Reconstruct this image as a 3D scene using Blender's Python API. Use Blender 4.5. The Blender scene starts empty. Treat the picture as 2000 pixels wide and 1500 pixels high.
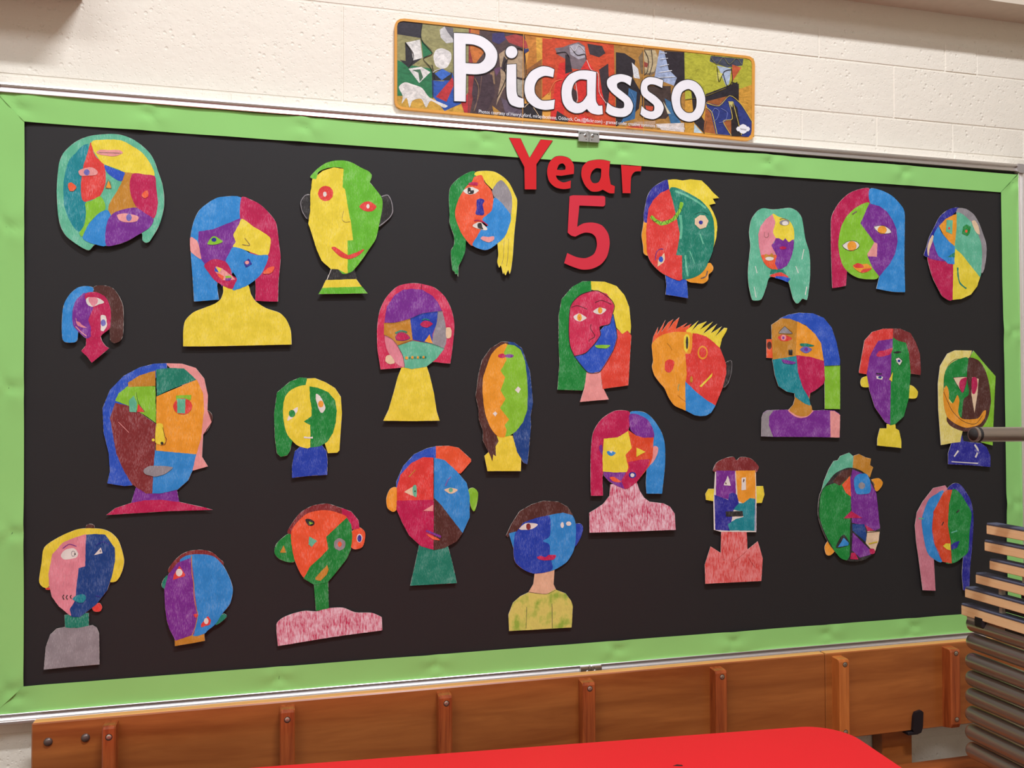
import bpy, math, random
from mathutils import Vector, Matrix, geometry
random.seed(11)
COL = bpy.context.scene.collection
SC = bpy.context.scene

# ---------------------------------------------------------------- camera
YAW, PITCH, ROLL = .2574, .0183, -.0028
fw = Vector((math.sin(YAW)*math.cos(PITCH), math.cos(YAW)*math.cos(PITCH), math.sin(PITCH)))
r0 = Vector((math.cos(YAW), -math.sin(YAW), 0)); u0 = r0.cross(fw)
rt = r0*math.cos(ROLL) + u0*math.sin(ROLL); up = -r0*math.sin(ROLL) + u0*math.cos(ROLL)
cam = bpy.data.objects.new('camera', bpy.data.cameras.new('camera')); COL.objects.link(cam)
cam.data.sensor_width = 36; cam.data.lens = 36*1700/2000; cam.data.clip_start = .02
cam.matrix_world = Matrix(((rt.x, up.x, -fw.x, -.6674), (rt.y, up.y, -fw.y, -1.8701), (rt.z, up.z, -fw.z, 1.2731), (0, 0, 0, 1)))
SC.camera = cam

# ---------------------------------------------------------------- light and exposure
SC.view_settings.view_transform = 'Standard'; SC.view_settings.look = 'None'
SC.view_settings.gamma = 1; SC.view_settings.use_curve_mapping = False
SC.view_settings.exposure = .05
world = bpy.data.worlds.new('world'); SC.world = world; world.use_nodes = True
world.node_tree.nodes['Background'].inputs[0].default_value = (1, .93, .85, 1)
world.node_tree.nodes['Background'].inputs[1].default_value = .3
LAMP_SPOTS = [(.0, -1.85, 4.25, 1.0, .16, 122), (-2.4, -3.1, 4.25, 2.0, 1.0, 78)]  # second entry is an added fill light, no such source in view
for i, (x, y, z, sx, sy, pw) in enumerate(LAMP_SPOTS):
    L = bpy.data.lights.new('tube_or_fill_light', 'AREA'); L.shape = 'RECTANGLE'; L.size = sx; L.size_y = sy
    L.energy = pw; L.color = (.88, .905, 1)
    o = bpy.data.objects.new('tube_or_fill_light', L); o.location = (x, y, z-.012); COL.objects.link(o)

# ---------------------------------------------------------------- helpers
def lin(c):
    c = c/255
    return c/12.92 if c <= .04045 else ((c+.055)/1.055)**2.4
def rgb(r, g, b): return (lin(r), lin(g), lin(b), 1)

def tag(o, label=None, cat=None, group=None, kind=None):
    if label: o['label'] = label
    if cat: o['category'] = cat
    if group: o['group'] = group
    if kind: o['kind'] = kind
    return o
def empty(name, loc, rz=0):
    o = bpy.data.objects.new(name, None); o.empty_display_size = .02
    o.location = loc; o.rotation_euler.z = rz; COL.objects.link(o); return o
def link(name, me, mat=None, parent=None, loc=(0, 0, 0)):
    o = bpy.data.objects.new(name, me); o.location = loc
    if mat and not me.materials: me.materials.append(mat)
    COL.objects.link(o)
    if parent: o.parent = parent
    return o
class MB:
    def __init__(s): s.v = []; s.f = []; s.sm = []
    def add(s, v, f, sm=False):
        n = len(s.v); s.v += [tuple(p) for p in v]; s.f += [tuple(i+n for i in q) for q in f]; s.sm += [sm]*len(f)
    def box(s, x0, x1, y0, y1, z0, z1, b=0):
        """box, optionally with its corners bevelled all round"""
        if b <= 0:
            v = [(x, y, z) for x in (x0, x1) for y in (y0, y1) for z in (z0, z1)]
            s.add(v, [(0, 1, 3, 2), (4, 6, 7, 5), (0, 4, 5, 1), (2, 3, 7, 6), (0, 2, 6, 4), (1, 5, 7, 3)]); return
        X = (x0, x1); Y = (y0, y1); Z = (z0, z1); v = []; ix = {}
        for i in (0, 1):
            for j in (0, 1):
                for k in (0, 1):
                    di = b if i == 0 else -b; dj = b if j == 0 else -b; dk = b if k == 0 else -b
                    for a in 'xyz':
                        p = [X[i]+di, Y[j]+dj, Z[k]+dk]; q = 'xyz'.index(a); p[q] = (X[i], Y[j], Z[k])[q]
                        ix[i, j, k, a] = len(v); v.append(p)
        f = []
        for i in (0, 1): f.append([ix[i, j, k, 'x'] for j, k in ((0, 0), (1, 0), (1, 1), (0, 1))])
        for j in (0, 1): f.append([ix[i, j, k, 'y'] for i, k in ((0, 0), (1, 0), (1, 1), (0, 1))])
        for k in (0, 1): f.append([ix[i, j, k, 'z'] for i, j in ((0, 0), (1, 0), (1, 1), (0, 1))])
        for i in (0, 1):
            for j in (0, 1): f.append([ix[i, j, 0, 'x'], ix[i, j, 1, 'x'], ix[i, j, 1, 'y'], ix[i, j, 0, 'y']])
            for k in (0, 1): f.append([ix[i, 0, k, 'x'], ix[i, 1, k, 'x'], ix[i, 1, k, 'z'], ix[i, 0, k, 'z']])
        for j in (0, 1):
            for k in (0, 1): f.append([ix[0, j, k, 'y'], ix[1, j, k, 'y'], ix[1, j, k, 'z'], ix[0, j, k, 'z']])
        for i in (0, 1):
            for j in (0, 1):
                for k in (0, 1): f.append([ix[i, j, k, a] for a in 'xyz'])
        s.add(v, f)
    def tube(s, path, r, n=16, cap=True):
        rings = []
        for i, p in enumerate(path):
            p = Vector(p); a = Vector(path[max(i-1, 0)]); b = Vector(path[min(i+1, len(path)-1)])
            d = (b-a).normalized(); e = d.cross(Vector((0, 0, 1)))
            if e.length < .01: e = d.cross(Vector((1, 0, 0)))
            e.normalize(); g = d.cross(e)
            rr = r[i] if isinstance(r, (list, tuple)) else r
            rings.append([p+(e*math.cos(2*math.pi*k/n)+g*math.sin(2*math.pi*k/n))*rr for k in range(n)])
        v = [q for R in rings for q in R]
        f = [(i*n+k, i*n+(k+1) % n, (i+1)*n+(k+1) % n, (i+1)*n+k) for i in range(len(path)-1) for k in range(n)]
        s.add(v, f, True)
        if cap: s.add(rings[0], [tuple(range(n))]); s.add(rings[-1], [tuple(range(n))])
    def prism(s, poly, axis, a, b):
        """closed polygon (p, q) extruded along axis from a to b"""
        def P(u, p, q): return {'x': (u, p, q), 'y': (p, u, q), 'z': (p, q, u)}[axis]
        n = len(poly); v = [P(a, *c) for c in poly]+[P(b, *c) for c in poly]
        s.add(v, [(i, (i+1) % n, n+(i+1) % n, n+i) for i in range(n)]+[tuple(range(n)), tuple(range(n, 2*n))])
    def dome(s, c, r, h, n=16, m=5):
        """dome on a vertical face at c, bulging towards -y"""
        path = [(c[0], c[1]-h*math.sin(math.pi/2*t/m), c[2]) for t in range(m+1)]
        s.tube(path, [max(r*math.cos(math.pi/2*t/m), r*.02) for t in range(m+1)], n)
    def mesh(s, name):
        me = bpy.data.meshes.new(name); me.from_pydata(s.v, [], s.f)
        me.polygons.foreach_set('use_smooth', s.sm); me.validate(); me.update()
        import bmesh
        bm = bmesh.new(); bm.from_mesh(me); bmesh.ops.recalc_face_normals(bm, faces=bm.faces); bm.to_mesh(me); bm.free()
        return me
    def build(s, name, mat, parent=None, loc=(0, 0, 0)): return link(name, s.mesh(name), mat, parent, loc)

def parse(txt):
    loops = [[]]
    for t in txt.split():
        if t == '|': loops.append([]); continue
        c = t.endswith('!'); a, b = t.rstrip('!').split(',')
        loops[-1].append((int(a)/10000, int(b)/10000, c))
    return loops
def smooth(L, closed=True, n=4):
    out = []; N = len(L)
    def tan(i):
        if L[i % N][2]: return (0, 0)
        if closed: a, b = L[(i-1) % N], L[(i+1) % N]
        else: a, b = L[max(i-1, 0)], L[min(i+1, N-1)]
        return ((b[0]-a[0])*.42, (b[1]-a[1])*.42)
    for i in range(N if closed else N-1):
        p, q = L[i], L[(i+1) % N]; m0, m1 = tan(i), tan((i+1) % N); d = math.hypot(q[0]-p[0], q[1]-p[1])
        m0, m1 = [(m[0]*min(1, d/max(1e-9, math.hypot(*m))), m[1]*min(1, d/max(1e-9, math.hypot(*m)))) for m in (m0, m1)]
        if p[2] and q[2]: out.append((p[0], p[1])); continue
        for k in range(n):
            t = k/n; a = 2*t**3-3*t*t+1; b = t**3-2*t*t+t; c = -2*t**3+3*t*t; d = t**3-t*t
            out.append((a*p[0]+b*m0[0]+c*q[0]+d*m1[0], a*p[1]+b*m0[1]+c*q[1]+d*m1[1]))
    if not closed: out.append(L[-1][:2])
    return out
def wobble(P, amp, step):
    """hand drawn edge: straight runs are subdivided and moved a hair"""
    out = []; N = len(P)
    for i in range(N):
        a, b = P[i], P[(i+1) % N]; d = math.hypot(b[0]-a[0], b[1]-a[1]); n = max(1, int(d/step))
        for k in range(n):
            t = k/n; j = amp if (k or n == 1) else amp*.4
            out.append((a[0]+(b[0]-a[0])*t+random.uniform(-j, j), a[1]+(b[1]-a[1])*t+random.uniform(-j, j)))
    return out
def area(P): return sum(P[i-1][0]*P[i][1]-P[i][0]*P[i-1][1] for i in range(len(P)))/2
def grow(P, d):
    s = 1 if area(P) > 0 else -1; N = len(P); out = []
    for i in range(N):
        a, b, c = P[i-1], P[i], P[(i+1) % N]
        n1 = Vector((b[1]-a[1], a[0]-b[0])); n2 = Vector((c[1]-b[1], b[0]-c[0]))
        if n1.length > 1e-9: n1.normalize()
        if n2.length > 1e-9: n2.normalize()
        n = n1+n2; n = n.normalized() if n.length > .2 else n1
        out.append((b[0]+n.x*d*s, b[1]+n.y*d*s))
    return out
def ribbon(P, w):
    l, r = [], []
    for i, p in enumerate(P):
        a = P[max(i-1, 0)]; b = P[min(i+1, len(P)-1)]; t = Vector((b[0]-a[0], b[1]-a[1]))
        if t.length < 1e-9: t = Vector((1, 0))
        t.normalize(); h = w/2*(.8+.4*random.random())
        l.append((p[0]-t.y*h, p[1]+t.x*h)); r.append((p[0]+t.y*h, p[1]-t.x*h))
    return l, r
def tess(loops):
    v = [p for L in loops for p in L]
    tri = geometry.tessellate_polygon([[Vector((p[0], p[1], 0)) for p in L] for L in loops])
    return v, [tuple(t) for t in tri]
def plate(mb, loops, yf, th):
    """plate with front at yf(x, z) and thickness th behind it; loops after the first are holes"""
    v, tri = tess(loops); n = len(v)
    V = [(x, yf(x, z), z) for x, z in v]
    if th <= 0: mb.add(V, tri); return
    V += [(x, y+th, z) for x, y, z in V]; F = tri+[tuple(i+n for i in t) for t in tri]; k = 0
    for L in loops:
        m = len(L); F += [(k+i, k+(i+1) % m, n+k+(i+1) % m, n+k+i) for i in range(m)]; k += m
    mb.add(V, F)

# ---------------------------------------------------------------- materials
def nodes(name):
    m = bpy.data.materials.new(name); m.use_nodes = True; t = m.node_tree; b = t.nodes['Principled BSDF']
    return m, t, b
def N(t, kind, **kw):
    n = t.nodes.new(kind)
    for k, v in kw.items():
        if k in n.inputs: n.inputs[k].default_value = v
        else: setattr(n, k, v)
    return n
def coords(t, scale, rot=(0, 0, 0), src='Object'):
    tc = t.nodes.new('ShaderNodeTexCoord'); mp = t.nodes.new('ShaderNodeMapping')
    mp.inputs['Scale'].default_value = scale; mp.inputs['Rotation'].default_value = rot
    t.links.new(tc.outputs[src], mp.inputs[0]); return mp.outputs[0]
def ramp(t, src, p0, p1, c0=(0, 0, 0, 1), c1=(1, 1, 1, 1)):
    r = t.nodes.new('ShaderNodeValToRGB'); e = r.color_ramp.elements
    e[0].position = p0; e[1].position = p1; e[0].color = c0; e[1].color = c1
    t.links.new(src, r.inputs[0]); return r.outputs[0]
def mixc(t, f, a, b, mode='MIX'):
    m = t.nodes.new('ShaderNodeMix'); m.data_type = 'RGBA'; m.blend_type = mode
    for s, i in ((f, 0), (a, 6), (b, 7)):
        if isinstance(s, (int, float)): m.inputs[i].default_value = s
        elif isinstance(s, tuple): m.inputs[i].default_value = s
        else: t.links.new(s, m.inputs[i])
    return m.outputs[2]
def bump(t, b, h, strength, dist):
    n = t.nodes.new('ShaderNodeBump'); n.inputs['Strength'].default_value = strength; n.inputs['Distance'].default_value = dist
    t.links.new(h, n.inputs['Height']); t.links.new(n.outputs[0], b.inputs['Normal'])

def plain(name, c, rough=.6, metal=0, spec=.4):
    m, t, b = nodes(name); b.inputs['Roughness'].default_value = rough; b.inputs['Metallic'].default_value = metal
    b.inputs['Specular IOR Level'].default_value = spec
    ns = N(t, 'ShaderNodeTexNoise', Scale=1.0, Detail=4.0); t.links.new(coords(t, (40, 40, 40)), ns.inputs['Vector'])
    d = tuple(x*.86 for x in c[:3])+(1,)
    t.links.new(mixc(t, ns.outputs[0], c, d), b.inputs['Base Color'])
    return m

PALETTE = {  # crayon colours: colour, show-through of the paper
 'K': (44, 42, 40, .10), 'W': (232, 226, 214, 0), 'Y': (240, 218, 60, .15), 'y': (215, 190, 40, .3), 'y2': (234, 216, 105, .45),
 'B': (48, 142, 214, .18), 'N': (42, 86, 196, .25), 'N2': (34, 66, 176, .2), 'D': (42, 42, 150, .3), 'd': (28, 68, 136, .2),
 'C': (194, 28, 82, .2), 'C2': (212, 48, 86, .3), 'R': (228, 64, 56, .25), 'V': (240, 92, 50, .2), 'V2': (230, 72, 52, .25),
 'V3': (226, 76, 38, .2), 'O': (242, 160, 42, .15), 'H': (200, 138, 42, .2), 'T': (100, 190, 152, .3), 't': (28, 132, 106, .35),
 'U': (24, 140, 150, .3), 'G': (26, 140, 56, .28), 'G1': (104, 192, 44, .25), 'g': (138, 202, 48, .2), 'P': (124, 44, 148, .35),
 'p': (112, 108, 186, .3), 'F': (238, 158, 152, .15), 'F3': (212, 128, 142, .15), 'I': (230, 140, 152, .15),
 'S': (236, 206, 168, .1), 'S2': (232, 188, 150, .1), 'A': (150, 145, 147, .2), 'Z': (84, 46, 38, .15), 'Q': (132, 46, 46, .3),
 'z': (120, 95, 80, .3), 'zz': (84, 84, 60, .3),
 'x': (205, 45, 90, 1.0), 'xr': (222, 62, 54, .75), 'yg': (226, 218, 112, .5)}
CRAYON = {}
def crayon(code):
    if code in CRAYON: return CRAYON[code]
    r, g, b_, a = PALETTE[code]; m, t, b = nodes('crayon_'+{'K': 'black', 'W': 'white'}.get(code, code.lower()+str(len(CRAYON))))
    c = rgb(r, g, b_)
    paper = rgb(*[min(245, v+(238-v)*(.85 if code in ('x',) else .5)) for v in (r, g, b_)])
    if code == 'yg': paper = rgb(120, 170, 50)
    ang = (hash(code*3) % 5)*.35 if False else (sum(map(ord, code)) % 5)*.4-.8
    n1 = N(t, 'ShaderNodeTexNoise', Scale=1.0, Detail=3.0, Roughness=.65)
    t.links.new(coords(t, (330, 100, 75) if a > .7 else (900, 300, 150), (0, ang if a < .9 else 1.25, 0)), n1.inputs['Vector'])
    nd = N(t, 'ShaderNodeTexNoise', Scale=1.0, Detail=2.0); t.links.new(coords(t, (620, 200, 120), (0, ang+.25, 0)), nd.inputs['Vector'])
    n2 = N(t, 'ShaderNodeTexNoise', Scale=1.0, Detail=3.0)
    t.links.new(coords(t, (42, 42, 34)), n2.inputs['Vector'])
    if a > .7: lo, hi, amt = .40, .62, .95
    elif a > .4: lo, hi, amt = .46, .66, .8
    else: lo, hi, amt = .52, .74, min(.9, .28+a*1.9)
    s = N(t, 'ShaderNodeMath', operation='MULTIPLY_ADD'); s.inputs[1].default_value = .36; t.links.new(n2.outputs[0], s.inputs[0])
    s2 = N(t, 'ShaderNodeMath', operation='MULTIPLY'); s2.inputs[1].default_value = .68; t.links.new(n1.outputs[0], s2.inputs[0]); t.links.new(s2.outputs[0], s.inputs[2])
    f = ramp(t, n2.outputs[0] if code == 'yg' else s.outputs[0], lo, hi, (0, 0, 0, 1), (amt,)*3+(1,))
    dark = tuple(x*.86 for x in c[:3])+(1,)
    base = mixc(t, ramp(t, n2.outputs[0], .35, .6), dark, c)
    if code not in 'KW': base = mixc(t, ramp(t, nd.outputs[0], .50, .68, (0, 0, 0, 1), (.55,)*3+(1,)), base, tuple(x*.72 for x in c[:3])+(1,))
    t.links.new(mixc(t, f, base, paper), b.inputs['Base Color'])
    b.inputs['Roughness'].default_value = .62; b.inputs['Specular IOR Level'].default_value = .25
    bump(t, b, n1.outputs[0], .12, .0004)
    CRAYON[code] = m; return m

def wood(name, light, dark, scale, rough=.4, coat=0, rot=(0, 0, 0)):
    m, t, b = nodes(name); v = coords(t, scale, rot)
    n1 = N(t, 'ShaderNodeTexNoise', Scale=1.0, Detail=5.0, Roughness=.6, Distortion=.6); t.links.new(v, n1.inputs['Vector'])
    n2 = N(t, 'ShaderNodeTexNoise', Scale=5.0, Detail=3.0); t.links.new(v, n2.inputs['Vector'])
    base = mixc(t, ramp(t, n1.outputs[0], .3, .7), dark, light)
    base = mixc(t, ramp(t, n2.outputs[0], .45, .75, (0, 0, 0, 1), (.35,)*3+(1,)), base, dark)
    t.links.new(base, b.inputs['Base Color']); b.inputs['Roughness'].default_value = rough
    b.inputs['Coat Weight'].default_value = coat; b.inputs['Coat Roughness'].default_value = .25
    bump(t, b, n2.outputs[0], .15, .0008)
    return m
def paper_mat(name, c, var=.06, rough=.85, spec=.2, sheen=0):
    m, t, b = nodes(name); n = N(t, 'ShaderNodeTexNoise', Scale=1.0, Detail=6.0, Roughness=.6); t.links.new(coords(t, (9, 9, 9)), n.inputs['Vector'])
    d = tuple(x*(1-2.2*var) for x in c[:3])+(1,)
    t.links.new(mixc(t, n.outputs[0], d, c), b.inputs['Base Color']); b.inputs['Roughness'].default_value = rough
    b.inputs['Specular IOR Level'].default_value = spec; b.inputs['Sheen Weight'].default_value = sheen
    f = N(t, 'ShaderNodeTexNoise', Scale=1.0, Detail=2.0); t.links.new(coords(t, (900, 900, 900)), f.inputs['Vector'])
    bump(t, b, f.outputs[0], .08, .0003); return m
def wall_mat(name, c):
    m, t, b = nodes(name); b.inputs['Roughness'].default_value = .6; b.inputs['Specular IOR Level'].default_value = .3
    b.inputs['Base Color'].default_value = c
    v = coords(t, (1, 1, 1), src='Generated'); tc = t.nodes.new('ShaderNodeNewGeometry'); v = tc.outputs['Position']
    n1 = N(t, 'ShaderNodeTexNoise', Scale=70.0, Detail=4.0, Roughness=.55); t.links.new(v, n1.inputs['Vector'])
    vo = N(t, 'ShaderNodeTexVoronoi', Scale=62.0); t.links.new(v, vo.inputs['Vector'])
    vb = N(t, 'ShaderNodeTexVoronoi', Scale=140.0); t.links.new(v, vb.inputs['Vector'])
    n3 = N(t, 'ShaderNodeTexNoise', Scale=13.0, Detail=2.0); t.links.new(v, n3.inputs['Vector'])
    pit = ramp(t, vo.outputs['Distance'], .10, .26); pit2 = ramp(t, vb.outputs['Distance'], .10, .32)
    mask = ramp(t, n3.outputs[0], .47, .56, (1, 1, 1, 1), (0, 0, 0, 1))
    p = mixc(t, 1.0, pit, mask, 'LIGHTEN')
    p = mixc(t, .35, p, pit2, 'MULTIPLY')
    h = mixc(t, .5, p, n1.outputs[0])
    bump(t, b, h, .7, .0030)
    dirt = ramp(t, n3.outputs[0], .3, .7, tuple(x*.97 for x in c[:3])+(1,), c)
    t.links.new(dirt, b.inputs['Base Color'])
    return m
def metal(name, c, rough, aniso=(1, 1, 1), mt=1.0):
    m, t, b = nodes(name); b.inputs['Metallic'].default_value = mt; b.inputs['Base Color'].default_value = c
    n = N(t, 'ShaderNodeTexNoise', Scale=1.0, Detail=3.0); t.links.new(coords(t, aniso), n.inputs['Vector'])
    t.links.new(ramp(t, n.outputs[0], 0, 1, (rough*.8,)*3+(1,), (rough*1.25,)*3+(1,)), b.inputs['Roughness'])
    return m

M = {
 'wall': wall_mat('painted_block', rgb(238, 231, 214)),
 'plaster': plain('painted_plaster', rgb(225, 212, 192), .7),
 'ceiling': plain('ceiling_paint', rgb(238, 236, 230), .8),
 'floor': plain('floor_vinyl', rgb(100, 82, 70), .5),
 'room': plain('room_wall_paint', rgb(222, 212, 196), .8),
 'alu': metal('satin_aluminium', rgb(240, 238, 236), .34, (3, 400, 400), .95),
 'cap': plain('grey_plastic', rgb(165, 158, 152), .45),
 'bracket': metal('zinc_plate', rgb(185, 183, 178), .42, (60, 60, 60)),
 'dark': plain('dark_recess', rgb(35, 32, 30), .7),
 'green': paper_mat('green_paper', rgb(152, 214, 122), .03, .85, .15),
 'black': paper_mat('black_paper', rgb(40, 39, 39), .05, .58, .30),
 'red': paper_mat('red_card', rgb(212, 40, 44), .02, .8, .2), 'red2': paper_mat('crimson_card', rgb(212, 50, 66), .02, .7, .25),
 'white': plain('white_print', rgb(242, 240, 242), .35),
 'cutwhite': plain('drawing_paper', rgb(236, 230, 218), .8),
 'outline': plain('black_print', rgb(28, 24, 24), .4),
 'orange': plain('orange_print', rgb(226, 160, 72), .3),
 'bench': wood('bench_ply', rgb(176, 104, 48), rgb(138, 72, 28), (2.2, 8, 22), .33, .35),
 'lit_edge': wood('bench_edge_lit', rgb(244, 178, 104), rgb(222, 146, 78), (2.5, 20, 30), .35, .3),  # paler than the planks: light on the top face put into the colour
 'batten': wood('batten_pine', rgb(190, 98, 46), rgb(128, 52, 20), (110, 60, 5), .35, .35),
 'batten_pale': wood('batten_pale', rgb(214, 128, 60), rgb(176, 92, 38), (90, 50, 4), .35, .35),
 'seat': wood('seat_pine', rgb(190, 105, 50), rgb(125, 60, 25), (3, 30, 30), .3, .4),
 'steel': metal('screw_steel', rgb(205, 196, 180), .4, (80, 80, 80)),
 'bolt': plain('dull_bolt', rgb(112, 98, 92), .38, .6),
 'cavity': plain('screw_hole', rgb(40, 24, 16), .9),
 'table': paper_mat('red_laminate', rgb(236, 40, 46), .02, .5, .3),
 'leg': metal('table_leg_metal', rgb(120, 120, 120), .3, (20, 20, 20)),
 'slat': wood('pale_slat', rgb(255, 222, 170), rgb(244, 200, 142), (60, 6, 120), .5),
 'felt': paper_mat('dark_felt', rgb(92, 96, 112), .1, .95, .1),
 'tube': metal('grey_tube', rgb(172, 160, 148), .30, (90, 3, 90), .82),
 'rubber': plain('black_rubber', rgb(52, 50, 48), .75, 0, .2),
 'clear': plain('pale_plastic', rgb(175, 170, 150), .5),
 'clip': plain('black_plastic', rgb(24, 20, 26), .5),
 'box': plain('beige_box', rgb(190, 172, 150), .6),
}
def print_mat(c):
    k = 'print_%s' % c.replace(',', '_')
    if k in M: return M[k]
    r, g, b_ = map(int, c.split(',')); m, t, b = nodes('picture_print'); col = rgb(r, g, b_)
    n = N(t, 'ShaderNodeTexNoise', Scale=1.0, Detail=6.0, Roughness=.75, Distortion=1.2); t.links.new(coords(t, (55, 55, 90)), n.inputs['Vector'])
    lo = tuple(x*.55 for x in col[:3])+(1,); hi = tuple(min(1, x*1.25+.01) for x in col[:3])+(1,)
    t.links.new(ramp(t, n.outputs[0], .3, .7, lo, hi), b.inputs['Base Color']); b.inputs['Roughness'].default_value = .3
    M[k] = m; return m

# ================================================================ the room
def slab(name, x0, x1, y0, y1, z0, z1, mat, parent=None):
    mb = MB(); mb.box(x0, x1, y0, y1, z0, z1); o = mb.build(name, mat, parent)
    if not parent: o['kind'] = 'structure'
    return o
RX0, RX1, RY, RZ = -3.6, 3.4, -5.2, 4.28
slab('floor', RX0-.1, RX1+.1, RY-.1, .14, -.1, 0, M['floor'])
slab('ceiling', RX0-.1, RX1+.1, RY-.1, .14, RZ, RZ+.1, M['ceiling'])
slab('wall_left', RX0-.1, RX0, RY, .14, 0, RZ, M['room'])
slab('wall_right', RX1, RX1+.1, RY, .14, 0, RZ, M['room'])
slab('wall_front', RX0, RX1, RY-.1, RY, 0, RZ, M['room'])
wall = slab('wall_back', RX0, RX1, .0222, .14, 0, RZ, M['wall'])
BLOCKS = {}
def block(x0, x1, z0, z1):
    w, h = round(x1-x0, 3), round(z1-z0, 3)
    if (w, h) not in BLOCKS:
        mb = MB(); mb.box(-w/2, w/2, -.0013, .006, -h/2, h/2, .0013); BLOCKS[w, h] = mb.mesh('block'); BLOCKS[w, h].materials.append(M['wall'])
    o = link('block', BLOCKS[w, h], None, wall, ((x0+x1)/2, .0222+random.uniform(-.0005, .0005), (z0+z1)/2))
    o.rotation_euler = (random.uniform(-.002, .002), 0, random.uniform(-.0015, .0015))
J = .003
rows = [(.115*0+.005+.2145*i, .005+.2145*(i+1)) for i in range(9)]   # up to 1.9355
rows = [(1.9145-.2145*(i+1), 1.9145-.2145*i) for i in range(8, -1, -1) if 1.9145-.2145*(i+1) > 0]
for i, (z0, z1) in enumerate(rows):
    x = -2.35+(.225 if i % 2 else 0)
    while x < 2.3: block(x+J/2, x+.45-J/2, z0+J/2, z1-J/2); x += .45
def course(z0, z1, xs):
    for a, b in zip(xs, xs[1:]): block(a+J/2, b-J/2, z0+J/2, z1-J/2)
course(1.9145, 2.125, [-2.35, -1.78, -1.42, -.545, -.1, .345])
course(1.9145, 1.9900, [.345, .575, .79, 1.02, 1.245, 1.47, 1.70])
course(1.9900, 2.125, [.345, .842, 1.262, 1.7])
course(2.125, 2.20, [-2.0, -1.55, -1.1, -.65, -.2, .18, .625, 1.0, 1.10, 1.5, 1.95])
slab('ceiling_beam', RX0, RX1, -.070, .0222, 2.279, 2.56, M['plaster'])

for (x, y, z, sx, sy, pw) in LAMP_SPOTS:
    r = empty('ceiling_or_fill_light', (x, y, z))  # the rear fitting is added to go with the fill light
    tag(r, 'white ceiling light fitting %s' % ('close to the block wall' if y > -2 else 'added as unseen fill at the back of the room, '+('left' if x < 0 else 'right')), 'light', None)
    mb = MB(); mb.box(-sx/2-.03, sx/2+.03, -sy/2-.03, sy/2+.03, 0, .03, .005); mb.build('housing', M['white'], r)

mb = MB(); mb.box(-1.75, -1.055, -.095, .020, 2.0745, 2.36, .004)
tag(mb.build('wall_box', M['box']), 'beige box fixed high on the wall, only its lower edge showing at top left', 'box')

# ================================================================ the display board
OL, OR, OT, OB = -1.2205, 1.2195, 1.8890, .6570
board = empty('display_board', (0, .02, OB)); tag(board, 'long aluminium framed display board on the white block wall', 'board')
def bb(mb, name, mat, parent=board):
    me = mb.mesh(name); me.transform(Matrix.Translation((0, -.02, -OB))); return link(name, me, mat, parent)
mb = MB(); mb.box(OL+.012, OR-.012, .002, .0195, OB+.012, OT-.012); bb(mb, 'backing_panel', M['dark'])
W_ = .0195
prof = [(0, .0195), (0, -.0080), (.001, -.0098), (.0050, -.0104), (.0062, -.0098), (.0068, -.0046), (.0185, -.0084), (W_, -.0076), (W_, .0195)]
mb = MB(); mb.prism([(h, OT-d) for d, h in prof], 'x', OL+.004, OR-.004); bb(mb, 'frame_rail', M['alu'])
mb = MB(); mb.prism([(h, OB+d) for d, h in prof], 'x', OL+.004, OR-.004); bb(mb, 'frame_rail', M['alu'])
mb = MB(); mb.prism([(OL+d, h) for d, h in prof], 'z', OB+.004, OT-.004); bb(mb, 'frame_rail', M['alu'])
mb = MB(); mb.prism([(OR-d, h) for d, h in prof], 'z', OB+.004, OT-.004); bb(mb, 'frame_rail', M['alu'])
for cx in (OL, OR):
    for cz in (OT, OB):
        mb = MB(); sx = 1 if cx < 0 else -1; sz = -1 if cz == OT else 1; pl = []
        for k in range(7):
            a = math.pi/2*k/6; pl.append((cx+sx*(.009-.009*math.cos(a)), cz+sz*(.009-.009*math.sin(a))))
        pl = [(cx, cz+sz*.0235)]+pl+[(cx+sx*.0235, cz), (cx+sx*.0235, cz+sz*.0205), (cx+sx*.0205, cz+sz*.0235)]
        mb.prism(pl, 'y', -.0118, .0190); bb(mb, 'corner_cap', M['cap'])
for zc, zz in ((1.8705, 1), (.6645, -1)):
    for s in (-1, 1):
        cx = .0042+s*.0128; mb = MB(); hh = .0115 if zz > 0 else .0085
        pl = [(cx-.0123, zc-hh), (cx+.0123, zc-hh), (cx+.0123, zc+hh*.9), (cx+.0123-.004*(s < 0), zc+hh), (cx-.0123+.004*(s > 0), zc+hh), (cx-.0123, zc+hh*.9)]
        mb.prism(pl, 'y', -.0122, -.0060); br = bb(mb, 'join_bracket', M['bracket'])
        mb = MB(); mb.dome((cx-s*.004, -.0122, zc+.003*zz), .0042, .0012, 14, 3); bb(mb, 'bracket_rivet', M['bracket'], br)
        br2 = br.children[-1] if br.children else None
        mb = MB()
        for px, pz, rr in ((cx-s*.004, zc+.003*zz, .0015), (cx+s*.008, zc+.006*zz, .0013), (cx-s*.006, zc-.0065*zz, .0012)):
            mb.dome((px, -.0135 if rr == .0015 else -.0122, pz), rr, .0004, 10, 2)
        mb.box(min(cx-s*.003, cx+s*.009), max(cx-s*.003, cx+s*.009), -.0126, -.0120, zc+.0075*zz-.0006, zc+.0075*zz+.0006)
        bb(mb, 'bracket_holes', M['dark'], br)

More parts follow.
